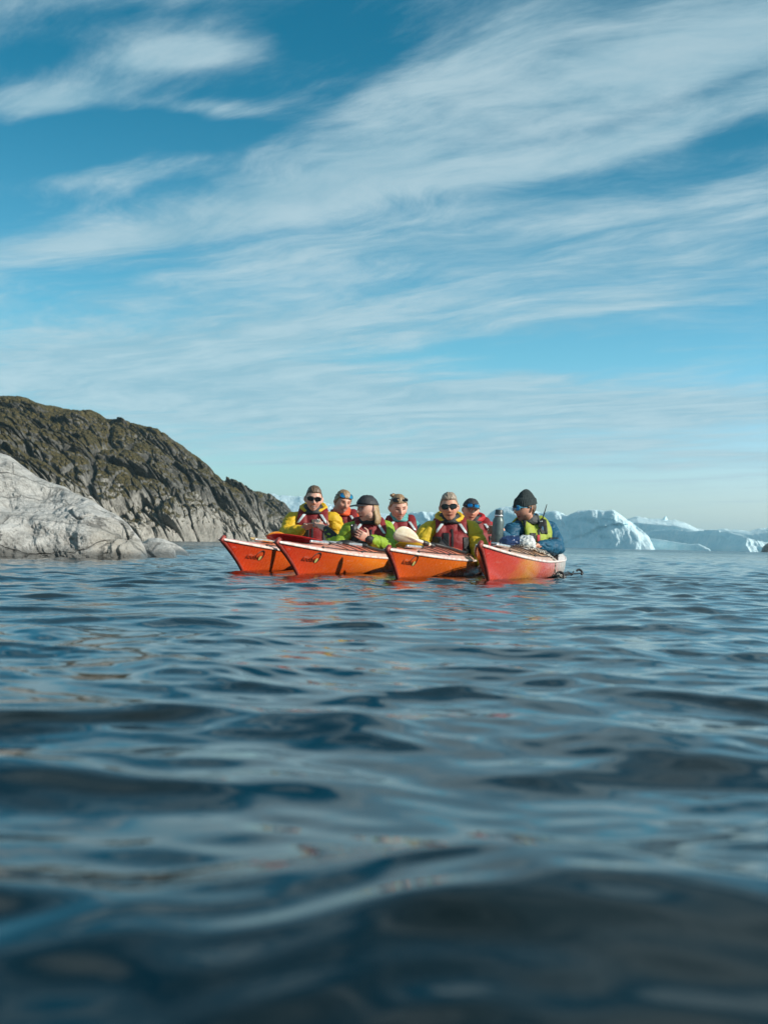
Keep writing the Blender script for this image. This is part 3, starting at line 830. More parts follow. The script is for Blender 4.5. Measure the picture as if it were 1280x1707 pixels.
def make_paddle(label, base, tip, roll, mat, shaft_mat=SILVER, shaft=.75, bl=.47, bw=.17, tipless=False):
    """base: where the shaft ends; tip: end of the blade"""
    base, tip = Vector(base), Vector(tip)
    root = empty('paddle', base); tag(root, label, 'paddle', 'paddles lying on the foredecks')
    x = (tip - base).normalized(); z = Vector((0, 0, 1)); y = z.cross(x).normalized(); z = x.cross(y)
    R_ = Matrix((x, y, z)).transposed() @ Matrix.Rotation(roll, 3, 'X')
    root.rotation_euler = R_.to_euler()
    Ltot = (tip - base).length
    mb = MB(); blade_mesh(mb, bl, bw)
    for i, v in enumerate(mb.v): mb.v[i] = (v[0] + Ltot - bl, v[1], v[2])
    mb.build('blade', mat, root)
    MB().tube([(0, 0, 0), (Ltot - bl + .12, 0, 0)], .0150, n=14).build('shaft', shaft_mat, root)
    MB().tube([(0, 0, 0), (.025, 0, 0)], .0175, n=14).build('shaft_end', BLACK, root)
    MB().tube([((Ltot - bl) * .45, 0, 0), ((Ltot - bl) * .45 + .03, 0, 0)], .021, n=14).build('drip_ring', BLACK, root)
    return root
REDB = blade_mat('red_blade', (.38, .010, .012), (.55, .022, .02)); YELB = blade_mat('ochre_yellow_blade', (.55, .30, .05), (.68, .42, .10))
ORAB = blade_mat('orange_blade', (.66, .22, .02), (.72, .30, .04)); WHIB = blade_mat('white_blade', (.66, .58, .38), (.84, .80, .64), .0)
YELD = blade_mat('mustard_blade', (.50, .36, .02), (.62, .46, .04)); WSH = material('cream_shaft', color=(.70, .62, .50), rough=.3)
make_paddle('red bladed paddle with a silver shaft lying across the two left kayaks', gp(610, 909.5, 12.25), gp(444, 896, 12.12), math.radians(28), REDB, bl=.50, bw=.17)
make_paddle('yellow bladed paddle lying on the bow of the leftmost kayak', gp(500, 903, 13.0), gp(421, 899, 12.2), math.radians(-12), YELB, bl=.44, bw=.17)
make_paddle('orange bladed paddle half hidden behind the red blade', gp(500, 903, 13.4), gp(446, 891, 12.9), math.radians(25), ORAB, bl=.34, bw=.15)
make_paddle('white bladed paddle with a cream shaft raised over the third kayak foredeck', gp(722, 910, 11.75), gp(657, 888, 11.55), math.radians(62), WHIB, WSH, bl=.25, bw=.160)
make_paddle('mustard yellow paddle blade lying beneath the white blade', gp(730, 917, 12.0), gp(661, 906, 11.75), math.radians(30), YELD, bl=.29, bw=.16)
# ------------------------------------------------------------------ people
def skin_mat(name, base, deep):
    def f(n, p):
        c = n.coord(); a = n.new('ShaderNodeAttribute'); a.attribute_name = 'tone'
        t = n.mix(n.noise(c, 40, 4, .6).ss(.35, .7) * .5, base, deep)
        n.link(n.mix(1.0, t, S(n.nt, a.outputs['Color']), 'MULTIPLY'), p.inputs['Base Color'])
        p.inputs['Roughness'].default_value = .48; p.inputs['Specular IOR Level'].default_value = .4
        p.inputs['Subsurface Weight'].default_value = .08; p.inputs['Subsurface Radius'].default_value = (.010, .004, .002); p.inputs['Subsurface Scale'].default_value = 1.0
        n.link(n.bump(n.noise(c, 120, 3, .6), .08, .002), p.inputs['Normal'])
    return material(name, f)
SKIN = skin_mat('fair_skin', (.66, .38, .29), (.58, .29, .21)); TAN = skin_mat('ruddy_skin', (.62, .33, .23), (.50, .22, .15))
def fabric(name, c1, c2, rough=.62, fold=.7, sheen=.0):
    def f(n, p):
        c = n.coord()
        big = n.noise(c, 7, 4, .6, .8); w = n.noise(n.mapping(c, (9, 9, 14)), 1.0, 2, .45, 1.8)
        fine = n.noise(c, 160, 2, .5)
        n.link(n.ramp(big * .7 + fine * .3, [(.3, c1), (.7, c2)]), p.inputs['Base Color'])
        p.inputs['Roughness'].default_value = rough; p.inputs['Specular IOR Level'].default_value = .35
        h = w * .75 + big * .35
        n.link(n.bump(fine * .0002 + h * .012 * fold, 1.0, 1.0), p.inputs['Normal'])
    return material(name, f)
YELLOW = fabric('yellow_drysuit', (.56, .33, .010), (.68, .43, .018)); MUST = fabric('mustard_drysuit', (.48, .33, .012), (.60, .42, .02))
LIME = fabric('lime_drysuit', (.17, .29, .015), (.29, .42, .03)); ORANGE = fabric('orange_red_jacket', (.60, .06, .012), (.72, .10, .02))
TEAL = fabric('teal_drysuit', (.06, .27, .27), (.12, .38, .37)); REDJ = fabric('red_jacket', (.34, .012, .015), (.48, .022, .03))
BLUEJ = fabric('petrol_blue_jacket', (.006, .058, .115), (.012, .10, .18)); VRED = fabric('dark_red_vest', (.15, .008, .010), (.22, .013, .016), fold=.5)
VBLK = fabric('black_vest_panel', (.010, .011, .013), (.028, .029, .032), fold=.6); VLIME = fabric('lime_vest', (.24, .30, .03), (.33, .39, .045), fold=.5)
REFL = material('reflective_tape', lambda n, p: n.link(n.ramp(n.noise(n.coord(), 60, 2, .5), [(.3, (.42, .50, .52)), (.7, (.62, .70, .72))]), p.inputs['Base Color']), rough=.35)
def hair_mat(name, c1, c2):
    def f(n, p):
        c = n.coord(); h = n.noise(n.mapping(c, (150, 150, 30)), 1.0, 4, .65, .8)
        n.link(n.ramp(h, [(.3, c1), (.7, c2)]), p.inputs['Base Color']); p.inputs['Roughness'].default_value = .45
        n.link(n.bump(h, .5, .003), p.inputs['Normal'])
    return material(name, f)
HBROWN = hair_mat('brown_hair', (.06, .035, .02), (.18, .11, .065)); HBLOND = hair_mat('blond_hair', (.14, .08, .035), (.50, .34, .17))
HGREY = hair_mat('greying_fair_hair', (.16, .12, .09), (.42, .33, .25)); HDBL = hair_mat('dark_blond_hair', (.16, .09, .045), (.40, .26, .14))
LENS = material('dark_lens', color=(.004, .005, .006), rough=.06); FRAME = material('black_frame', color=(.01, .01, .011), rough=.3)
BLENS = material('blue_mirror_lens', lambda n, p: n.link(n.ramp(n.sep(n.coord())[0].ss(-.06, .06) , [(.2, (.01, .20, .50)), (.8, (.03, .35, .60))]), p.inputs['Base Color']), rough=.1, metal=.6)
KNIT = material('dark_knit', lambda n, p: (n.link(n.ramp(n.noise(n.coord(), 90, 3, .6), [(.3, (.012, .022, .024)), (.7, (.032, .045, .047))]), p.inputs['Base Color']),
                n.link(n.bump(n.noise(n.mapping(n.coord(), (150, 150, 40)), 1, 3, .6), .7, .006), p.inputs['Normal'])), rough=.9)
CAPC = fabric('charcoal_cap_cloth', (.016, .017, .021), (.04, .041, .048), fold=.25)
GAITER = fabric('black_collar', (.012, .014, .016), (.03, .033, .036), fold=.8)
GREYC = fabric('dark_grey_collar', (.03, .034, .036), (.06, .066, .068), fold=.8)

def g3(x, s): return np.exp(-(x / s) ** 2)
def head_pt(n, age=0.0, fem=0.0):
    """point of the head surface for direction n = (x, y, z) arrays; the face looks to -y"""
    x, y, z = n
    px, py, pz = .0765 * x, .094 * y, .117 * z
    lower = smoothstep(-.005, -.105, pz)
    px = px * (1 - (.24 + .10 * fem) * lower)
    py = np.where(py > 0, py * (1 - .45 * smoothstep(.02, -.09, pz)), py * (1 - .02 * lower))
    front = smoothstep(.0, -.05, py)
    py = np.where(py < 0, -np.abs(py / .094) ** .80 * .094 * .97, py)
    ax = np.abs(px)
    nose = g3(px, .0105 + .006 * smoothstep(.0, -.03, pz)) * np.where(pz > -.032, np.exp(-((pz + .032) / .038) ** 2), np.exp(-((pz + .032) / .010) ** 2)) * .027
    sock = g3(ax - .031, .015) * g3(pz - .008, .013) * -.010
    brow = g3(ax - .028, .022) * g3(pz - .030, .010) * .0045
    cheek = g3(ax - .042, .017) * g3(pz + .030, .022) * .005
    lips = g3(px, .022) * (g3(pz + .062, .007) + g3(pz + .076, .008)) * .0055 - g3(px, .022) * g3(pz + .069, .003) * .003
    chin = g3(px, .024) * g3(pz + .102, .016) * .009
    fold = -g3(ax - .030, .006) * g3(pz + .052, .018) * .002
    py = py - front * (nose + sock + brow + cheek + lips + chin + fold)
    return px, py, pz
def head_grid(fn, nu=96, nv=72):
    a = np.linspace(0, 2 * math.pi, nu, endpoint=False); b = np.linspace(.01, math.pi - .01, nv)
    A, B = np.meshgrid(a, b, indexing='ij')
    n = (np.sin(B) * np.cos(A), np.sin(B) * np.sin(A), -np.cos(B))
    return n, np.stack(fn(n), -1)
def xf(V, R_, c):
    sh = V.shape; q = V.reshape(-1, 3) @ np.array(R_.to_3x3()).T + np.array(c); return q.reshape(sh)

def hand_pieces(mb, wrist, tgt, palm_n, curl=.9, flip=1, thumb=True):
    """palm, four unequal fingers with two bends, and a thumb; fingers curl towards palm_n"""
    w = Vector(wrist); d_ = (Vector(tgt) - w).normalized(); pn = Vector(palm_n); pn = (pn - d_ * pn.dot(d_)).normalized()
    s = d_.cross(pn).normalized() * flip
    mb.tube([w - d_ * .02, w + d_ * .02, w + d_ * .055, w + d_ * .085], [(.024, .020), (.034, .017), (.041, .015), (.040, .013)], n=16, up=pn)
    for k, (o, L) in enumerate(((.031, .070), (.0105, .078), (-.0105, .073), (-.031, .058))):
        p = w + d_ * .085 + s * o; q = [p]; a = 0.0; r = [.0092]
        for j, f in enumerate((.44, .32, .24)):
            a += curl * (.75 if j == 0 else .55)
            p = p + (d_ * math.cos(a) + pn * math.sin(a) + s * (o * .6)) .normalized() * (L * f); q.append(p); r.append(.0088 - .0010 * (j + 1))
        mb.tube(q, r, n=10, up=s)
    if thumb:
        p = w + d_ * .035 + s * .036
        t1 = p + (s * .8 + d_ * .55 + pn * .35).normalized() * .036; t2 = t1 + (d_ * .8 + s * .15 + pn * .6).normalized() * .030
        mb.tube([w + d_ * .02 + s * .018, p, t1, t2], [.013, .0125, .0105, .0088], n=10)

def wrinkle(me, amp, f=14.0, seed=0.0):
    c = get_co(me); n = get_no(me)
    w = fbm(c[:, 0] * 5 + seed, c[:, 1] * 5, c[:, 2] * 5, 2) * .5
    x_, y_, z_ = c[:, 0] * f * .62 + w * 2, c[:, 1] * f * .62, c[:, 2] * f + w * 3 + seed
    a = -(1 - np.abs(perlin(x_, y_, z_))) ** 5 * 1.1 - (1 - np.abs(perlin(x_ * 1.9 + 5, y_ * 1.9, z_ * 1.7))) ** 5 * .5
    a2 = fbm(x_ * .9 + z_ * .5, y_, z_ * .6, 2) * .9
    b = fbm(c[:, 0] * 5, c[:, 1] * 5, c[:, 2] * 6 + seed, 3)
    set_co(me, c + n * ((a * .8 + a2 * .8 + b * 1.0 + .25) * amp)[:, None])

from mathutils.bvhtree import BVHTree
def bvh_of(me): return BVHTree.FromPolygons([v.co[:] for v in me.vertices], [p.vertices[:] for p in me.polygons])
def patch(bvh, corners, th=.005, nu=10, nv=10, off=.002, direction=(0, 1, 0)):
    """a strip that follows the cloth: corners are (x, z) as seen from the front"""
    mb = MB(); V = np.zeros((nu, nv, 3)); d_ = Vector(direction).normalized(); last = -.2
    a, b, c, e = [np.array(q, float) for q in corners]
    for i in range(nu):
        for j in range(nv):
            u, v = i / (nu - 1), j / (nv - 1)
            q = (a * (1 - u) + b * u) * (1 - v) + (e * (1 - u) + c * u) * v
            o = Vector((q[0], 0, q[1])) - d_ * 1.2
            hit = bvh.ray_cast(o, d_)
            if hit[0] is None: y = last * 1.0; pt = Vector((q[0], last, q[1]))
            else: pt = hit[0]; last = pt.y
            V[i, j] = pt
    Vf = V - np.array(d_) * (off + th); Vb = V + np.array(d_) * .006
    # front and back sheets joined round the rim
    mb.grid(Vf, closed_u=False); mb.grid(Vb, closed_u=False, flip=True)
    n = nu * nv; idx = lambda i, j: i * nv + j
    rim = [idx(i, 0) for i in range(nu)] + [idx(nu - 1, j) for j in range(1, nv)] + [idx(i, nv - 1) for i in range(nu - 2, -1, -1)] + [idx(0, j) for j in range(nv - 2, 0, -1)]
    for k in range(len(rim)):
        p, q = rim[k], rim[(k + 1) % len(rim)]; mb.f.append((q, p, p + n, q + n))
    return mb

def make_person(label, seat, H, head_c, yaw, pitch, roll, sh, arms, jmat, vmat, skin, hair, torso_yaw=0.0, hood=None, collar=GAITER, age=0, fem=0.0,
                smile=0.0, fat=1.0, eyes_open=True, beard=0.0, strap=REFL, name='person', hscale=1.0, hoodside=0, vest_w=1.0, sleeve=1.0, blackcuff=False, vz=0.0):
    """seat: world seat point; everything else in world coordinates, turned into coordinates about the seat"""
    seat = Vector(seat); root = empty('person', seat); tag(root, label, 'person', 'paddlers sitting in the kayaks')
    L = lambda p: Vector(p) - seat
    hc = L(head_c); RH = (Matrix.Rotation(yaw, 3, 'Z') @ Matrix.Rotation(pitch, 3, 'X') @ Matrix.Rotation(roll, 3, 'Y')) * hscale
    sl, sr = L(sh[0]) + Vector((0, 0, .030)), L(sh[1]) + Vector((0, 0, .030)); mid = (sl + sr) / 2
    sx = (sr - sl).normalized()
    neck0 = mid + Vector((0, .01, .02)); neck1 = hc + RH @ Vector((0, .022, -.075))
    fw = sx.cross(Vector((0, 0, 1)))   # pointing back or front
    if fw.y > 0: fw = -fw
    # ---- body
    mb = MB()
    n, V = head_grid(lambda q: head_pt(q, age, fem)); mb.grid(xf(V, RH, hc))
    for sg in (-1, 1):   # ears
        mb.tube([hc + RH @ Vector((sg * .071, .012, -.030)), hc + RH @ Vector((sg * .081, .020, -.004)), hc + RH @ Vector((sg * .078, .022, .022))], [(.006, .010), (.008, .016), (.006, .012)], n=12, up=RH @ Vector((1, 0, 0)), sm=7)
    mb.tube([neck0 - Vector((0, 0, .04)), neck0, neck1, neck1 + (neck1 - neck0) * .3], [.070, .060, .056, .052], n=20, up=(1, 0, 0))
    hip = Vector((0, .02, .09)); wst = hip.lerp(mid, .35); cst = hip.lerp(mid, .75)
    mb.tube([hip, wst, cst, mid - Vector((0, 0, .02))], [(.165, .12), (.145 * fat, .11 * fat), (.165 * fat, .115 * fat), (.13, .08)], n=26, up=(0, 1, 0), sm=9)
    mb.tube([sl + Vector((0, 0, -.03)), mid + Vector((0, .01, 0)), sr + Vector((0, 0, -.03))], [.052, .066, .052], n=16)
    for sg, (kn, ft) in ((-1, ((-.16, -.42, .16), (-.12, -.85, .06))), (1, ((.16, -.42, .16), (.12, -.85, .06)))):
        bw_ = Vector((-.235, -.972, 0)); sd_ = Vector((.972, -.235, 0))
        mb.tube([hip + sd_ * (sg * .07) + Vector((0, 0, -.01)), bw_ * .42 + sd_ * (sg * .09) + Vector((0, 0, .11)), bw_ * .80 + sd_ * (sg * .06) + Vector((0, 0, .06))], [.075, .055, .036], n=14)
        mb.tube([bw_ * .80 + sd_ * (sg * .06) + Vector((0, 0, .055)), bw_ * .86 + sd_ * (sg * .06) + Vector((0, 0, .11))], [.034, .026], n=12)
    jk = MB(); tips = []
    for i, A in enumerate(arms):
        s0 = (sl, sr)[i]; el, wr_, tg = L(A['e']), L(A['w']), L(A['h']); up_ = s0 + Vector((0, 0, -.03))
        mb.tube([up_, up_.lerp(el, .5), el, el.lerp(wr_, .4), wr_], [.050, .046, .038, .036, .025], n=14)
        hand_pieces(mb, wr_, tg, A.get('n', (0, -1, 0)), A.get('curl', .8), A.get('flip', 1 if i == 0 else -1))
        k = sleeve * A.get('k', 1.0)
        e2 = el + (el - (up_ + wr_) / 2).normalized() * .008
        jk.tube([up_ + Vector((0, 0, .0)), up_.lerp(e2, .45), e2, e2.lerp(wr_, .45), wr_.lerp(e2, .12), wr_.lerp(e2, .02)], [.078 * k, .075 * k, .070 * k, .064 * k, .046 * k, .033], n=18, sm=13, cap=3)
    body = remeshed(mb, 'body', .0042, 1)
    # tone of the skin: lips, brows, eyes, cheeks, stubble, painted shade in recesses
    c = get_co(body); q = (c - np.array(hc)) @ np.array(RH.inverted()).T
    x, y, z = q[:, 0], q[:, 1], q[:, 2]; ax = np.abs(x); fr = smoothstep(-.03, -.055, y)
    T = np.ones((len(c), 3))
    def tint(m, colr): 
        nonlocal T; m = np.clip(m, 0, 1)[:, None]; T = T * (1 - m) + np.array(colr) * m
    tint(g3(ax - .040, .020) * g3(z + .030, .022) * fr * .55, (1.12, .74, .72))
    tint(g3(x, .016) * g3(z + .034, .014) * fr * .5, (1.1, .75, .72))
    if beard: tint(smoothstep(-.035, -.060, z) * smoothstep(.04, .0, y) * beard * (z > -.13), (.45, .40, .38))
    zl = -.068 + smile * 10 * x * x
    tint(g3(x, .026) ** .5 * (g3(z - zl, .0085) > .35) * fr * .9, (.68, .28, .28))
    if smile > .4: tint((ax < .027) * g3(z - zl - .002, .0080) * fr, (.22, .08, .08)); tint((ax < .021) * g3(z - zl + .000, .0040) * fr, (1.25, 1.9, 2.3))
    else: tint((ax < .026) * g3(z - zl, .0042) * fr, (.16, .08, .08))
    if smile: tint(g3(ax - (.026 + (z + .06) * -.25), .0035) * (z < -.03) * (z > -.068) * fr * .5, (.62, .48, .45))
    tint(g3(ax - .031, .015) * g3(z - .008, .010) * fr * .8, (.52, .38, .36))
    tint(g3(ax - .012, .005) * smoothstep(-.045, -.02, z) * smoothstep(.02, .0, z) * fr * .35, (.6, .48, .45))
    if eyes_open:
        tint((((ax - .031) / .0135) ** 2 + ((z - .007) / .0055) ** 2 < 1) * fr, (1.15, 1.9, 2.4))
        tint((((ax - .031) / .0055) ** 2 + ((z - .007) / .0055) ** 2 < 1) * fr, (.10, .18, .25))
        tint((ax > .017) * (ax < .046) * g3(z - .0135, .0028) * fr * .8, (.18, .14, .13))
    else: tint((ax > .017) * (ax < .046) * g3(z - (.004 + 3 * (ax - .031) ** 2 * 3), .0048) * fr, (.09, .06, .06))
    tint((ax > .014) * (ax < .050) * g3(z - (.028 - 5 * (ax - .03) ** 2), .0052) * fr * .95, (.22, .16, .13))
    tint(smoothstep(.006, .0, ax - .009) * smoothstep(.004, 0, np.abs(z + .043)) * fr * .9, (.22, .12, .12))  # shade of the nostrils painted dark
    set_col(body, 'tone', T)
    link('body', body, skin, root)
    # ---- jacket: torso and sleeves in one piece
    jk.tube([hip - Vector((0, 0, .02)), wst, cst, mid + Vector((0, 0, .0)), mid + Vector((0, 0, .045))], [(.19, .145), (.175 * fat, .135 * fat), (.19 * fat, .135 * fat), (.155, .10), (.09, .08)], n=28, up=(0, 1, 0), sm=12)
    jk.tube([sl + Vector((0, 0, -.025)), mid + Vector((0, .01, .005)), sr + Vector((0, 0, -.025))], [.074 * sleeve, .082, .074 * sleeve], n=18)
    jm = remeshed(jk, 'jacket', .008, 3); wrinkle(jm, .0125, 13, seat.x * 7)
    J = link('jacket', jm, jmat, root)
    if blackcuff:
        for i, A in enumerate(arms):
            wr_, el = L(A['w']), L(A['e'])
            MB().tube([wr_.lerp(el, -.04), wr_.lerp(el, A.get('cuff', .10)), ], [.036, A.get('cr', .044)], n=18, cap=2).build('cuff', VBLK, J)
    # ---- collar / hood
    cm = MB()
    cen = neck0.lerp(neck1, .55)
    for (r, dz, tk) in ((.084, -.005, .022), (.078, .022, .020), (.074, .045, .016)):
        pts = [cen + Vector((r * math.cos(a), r * .95 * math.sin(a), dz - .012 * math.sin(a) * -1 + .004 * math.sin(3 * a))) for a in np.linspace(0, 2 * math.pi, 25)]
        cm.tube(pts, tk, n=10, up=(0, 0, 1), cap=0)
    cme = remeshed(cm, 'collar', .006, 2); wrinkle(cme, .003, 20); link('collar', cme, collar, root)
    if hood is not None:
        hm = MB()
        # a rolled hood lying round the back of the neck and coming forward at both sides
        pts = []; rr = []
        for k in range(17):
            a = math.radians(-215 + 250 * k / 16 + 180 + 0) - math.pi / 2 + math.radians(-17)
            a = math.radians(-62 + 304 * k / 16)
            pts.append(cen + Vector((.112 * math.cos(a), .03 + .098 * math.sin(a), .012 + .030 * (math.sin(a) + .4) + (.020 * hoodside * math.cos(a)))))
            rr.append(.026 + .018 * max(0, math.sin(a)))
        hm.tube(pts, rr, n=14, up=(0, 0, 1), cap=3)
        hme = remeshed(hm, 'hood', .007, 2); wrinkle(hme, .008, 18); link('hood', hme, hood, root)
    # ---- life vest
    if vmat is not None:
        vm = MB(); back = -fw
        lo = hip.lerp(mid, .28) + fw * .015; hi = hip.lerp(mid, .80) + fw * .012; top = hip.lerp(mid, .90) + fw * .008
        ang = math.atan2(sx.y, sx.x)
        upv = Vector((-math.sin(ang), math.cos(ang), 0))
        vm.tube([lo, lo.lerp(hi, .5), hi, top], [(.185 * fat * vest_w, .160 * fat), (.192 * fat * vest_w, .170 * fat), (.170 * fat * vest_w, .160 * fat), (.135 * vest_w, .130)], n=36, up=upv, sm=10, cap=3)
        for sg in (-1, 1):
            b0 = mid + sx * (sg * .100) 
            pts = [b0 + fw * .128 + Vector((0, 0, -.10)), b0 + fw * .108 + Vector((0, 0, -.02)), b0 - sx * (sg * .006) + fw * .055 + Vector((0, 0, .052)), b0 - sx * (sg * .010) - fw * .02 + Vector((0, 0, .075)), b0 - fw * .10 + Vector((0, 0, .02)), b0 - fw * .13 + Vector((0, 0, -.10))]
            vm.tube(pts, [(.050, .026)] * 6, n=16, up=fw, sm=14, cap=2)
        # collar of the vest
        vme = remeshed(vm, 'life_vest', .007, 3); wrinkle(vme, .0035, 11, 3.0)
        v = link('life_vest', vme, vmat, root)
        bv = bvh_of(vme); ctr = lambda a, b: ((mid + sx * a).x, (hip.lerp(mid, 0).z + b))
        mx, mz = mid.x, mid.z; cx = lambda zz: mx + (hip.x - mx) * max(0, (mz - zz)) / max(.1, mz - hip.z)
        fc = fw.x * .12
        def pz(x0, x1, z0, z1, dx0=0, dx1=0): # rectangle by offsets from the vest's midline, z below the shoulders
            a0, a1 = cx(mz - z0) + fc, cx(mz - z1) + fc
            return [(a0 + x0, mz - z0), (a0 + x1, mz - z0), (a1 + x1 + dx1, mz - z1), (a1 + x0 + dx0, mz - z1)]
        patch(bv, pz(-.009, .009, .02, .36), .004).build('zip', VBLK, v)
        patch(bv, pz(-.185, .185, .335, .385), .006, nu=24).build('waist_belt', VBLK, v)
        for sg in (-1, 1):
            patch(bv, pz(sg * .138 - .040, sg * .138 + .040, .09, .34, sg * .004, sg * .004), .007, nu=14, nv=16).build('side_panel', VBLK, v)
            if sg < 0: patch(bv, pz(-.083, -.030, .055, .20), .008).build('chest_pocket', VBLK, v)
            if strap is not None:
                # the tape runs from beside the neck down and outwards
                x0, x1 = sg * .062, sg * .125
                a, b = sorted((x0, x0 + sg * .030)); c_, e_ = sorted((x1, x1 + sg * .024))
                patch(bv, [(mx + fc * .5 + a, mz + .030), (mx + fc * .5 + b, mz + .030), (mx + fc * .5 + e_ - .0, mz - .055), (mx + fc * .5 + c_, mz - .055)], .004, nu=6, nv=12).build('reflective_tape', strap, v)
    return root, hc, RH, dict(mid=mid, sx=sx, fw=fw, hip=hip, vest=(bv if vmat is not None else None), V=(v if vmat is not None else None))

def add_hair(root, hc, RH, mat, line=.055, side=-.02, back=-.09, thick=.010, vol=0.0, part=0.0, noise=.003, name='hair', fem=0.0):
    """short hair: swells where the hairline allows and dives under the skin elsewhere"""
    def fn(n):
        x, y, z = head_pt(n, 0, fem)
        front = smoothstep(.02, -.06, y)
        sideburn = smoothstep(.05, .072, np.abs(x)) * smoothstep(.0, -.05, y)
        lim = line * front + (1 - front) * (side * (1 - smoothstep(.0, .06, y)) + back * smoothstep(.0, .06, y)) 
        lim = lim + fbm(n[0] * 9, n[1] * 9, 1.0, 3) * .010
        ear = g3(y - .018, .020) * smoothstep(.05, .07, np.abs(x)); lim = np.maximum(lim, ear * .022 + (1 - ear) * lim)
        m = smoothstep(-.004, .006, z - lim)
        st = fbm(n[0] * 5, n[1] * 3, n[2] * 3, 3) * noise * 1.2
        tp = smoothstep(.05, .11, z)
        o = m * (thick + vol * tp * (1 + .5 * n[0] * part) + st) - (1 - m) * .012
        return x + n[0] * o, y + n[1] * o, z + n[2] * o
    n, V = head_grid(fn, 128, 90)
    return MB().grid(xf(V, RH, hc)).build(name, mat, root)
def add_glasses(root, hc, RH, lens=LENS, frame=FRAME, up=0.0, back=0.0, wrap=.35, tall=.0175, name='sunglasses', tilt=0.0, wide=1.0):
    o = empty(name, (0, 0, 0)); o.parent = root
    lm = MB(); fm = MB()
    c0 = Vector((0, -.104 + back, .008 + up)); Rt = Matrix.Rotation(tilt, 3, 'X')
    def pt(x, z): 
        return hc + RH @ (c0 + Rt @ Vector((x, abs(x) ** 1.9 * wrap * 6.0, z)))
    for sg in (-1, 1):
        cx = sg * .0355 * wide; ring = []
        V = np.zeros((24, 5, 3)); V2 = V.copy()
        for i in range(24):
            a = 2 * math.pi * i / 24; ca, sa = math.cos(a), math.sin(a)
            ex = .0275 * wide * math.copysign(abs(ca) ** .70, ca); ez = 1.15 * tall * math.copysign(abs(sa) ** .62, sa) * (1 - .12 * (sa < 0) * abs(ca))
            ring.append(pt(cx + ex, ez))
            for j, r in enumerate((.02, .4, .8, 1.0, 1.0)):
                V[i, j] = pt(cx + ex * r, ez * r) + (RH @ Vector((0, -.003 if j < 4 else .002, 0)))
        lm.grid(V, caps=False)
        fm.tube(ring + [ring[0]], .0030, n=8, cap=0)
        ex_ = pt(sg * .064 * wide, .006)
        fm.tube([ex_, ex_.lerp(hc + RH @ Vector((sg * .080, .012 + back * .6, .010 + up * .8)), .6), hc + RH @ Vector((sg * .080, .012 + back * .6, .008 + up * .8))], [(.004, .0035)] * 3, n=8)
    fm.tube([pt(-.062 * wide, .013), pt(-.035, .016), pt(-.010, .012), pt(0, .011), pt(.010, .012), pt(.035, .016), pt(.062 * wide, .013)], .0042, n=8)
    lm.build('lens', lens, o); fm.build('frame', frame, o)
    return o
def add_cap(root, hc, RH, mat, brim=True, lift=.0, flatb=0.0, yawb=0.0):
    def fn(n):
        x, y, z = n[0] * .084, n[1] * .104, n[2] * .117
        y = np.where(y < 0, y * .95, y)
        m = smoothstep(.028, .036, z + y * .10)
        st = fbm(n[0] * 3, n[1] * 3, n[2] * 3, 3) * .005
        seam = -g3(np.sin(np.arctan2(n[1], n[0]) * 3), .10) * .002 * m
        o = m * (.012 + st + seam) - (1 - m) * .020
        return x + n[0] * o, y + n[1] * o, np.minimum(z, .112) + n[2] * o + .004 + lift
    n, V = head_grid(fn, 96, 80)
    cap = MB().grid(xf(V, RH, hc)).build('cap', mat, root)
    if brim:
        nu, nv = 25, 9; top = np.zeros((nu, nv, 3)); bot = top.copy()
        for i in range(nu):
            a = math.radians(-68 + 136 * i / (nu - 1))
            for j in range(nv):
                t = j / (nv - 1)
                r0 = Vector((.086 * math.sin(a), -.098 * math.cos(a) - .004, .045 + lift)); r1 = Vector((.074 * math.sin(a), -.092 - .082 * math.cos(a) ** .7, .032 + lift))
                q = r0.lerp(r1, t); q.z -= 1.6 * q.x ** 2 * (1 - flatb)
                q = Matrix.Rotation(yawb, 3, 'Z') @ q
                top[i, j] = hc + RH @ (q + Vector((0, 0, .002))); bot[i, j] = hc + RH @ (q - Vector((0, 0, .0025)))
        V = np.concatenate([top, bot[:, ::-1]], 1)
        MB().grid(V.transpose(1, 0, 2), closed_u=True, caps=True).build('brim', mat, cap)
    bt = MB(); bt.ball(hc + RH @ Vector((0, 0, .128 + lift)), (.008, .008, .004), 10, 6); bt.build('cap_button', mat, cap)
    return cap

# 1 --- man in the front of the leftmost kayak, drinking from a cup
G = gp
seat = lambda X, d: wpt(X, d) + Vector((0, 0, -.08))
p1, hc, RH, I = make_person('smiling person in yellow jacket and dark sunglasses holding a small cup', seat(524, 13.62), .85, G(523, 832.5, 13.52), math.radians(6), math.radians(4), math.radians(3),
    (G(489, 868, 13.60), G(555, 868, 13.60)),
    [dict(e=G(479, 893, 13.42), w=G(505, 881, 13.27), h=G(526, 873, 13.22), n=(.3, -.55, -.5), curl=.45, flip=-1, k=1.08),
     dict(e=G(563, 895, 13.62), w=G(556, 915, 13.45), h=G(548, 922, 13.3), k=1.0)],
    YELLOW, VRED, SKIN, None, hood=YELLOW, smile=.6, eyes_open=False, sleeve=1.12)
add_hair(p1, hc, RH, HBROWN, line=.062, side=-.005, back=-.06, thick=.006, vol=.012, noise=.006)
add_glasses(p1, hc, RH, tall=.0165)
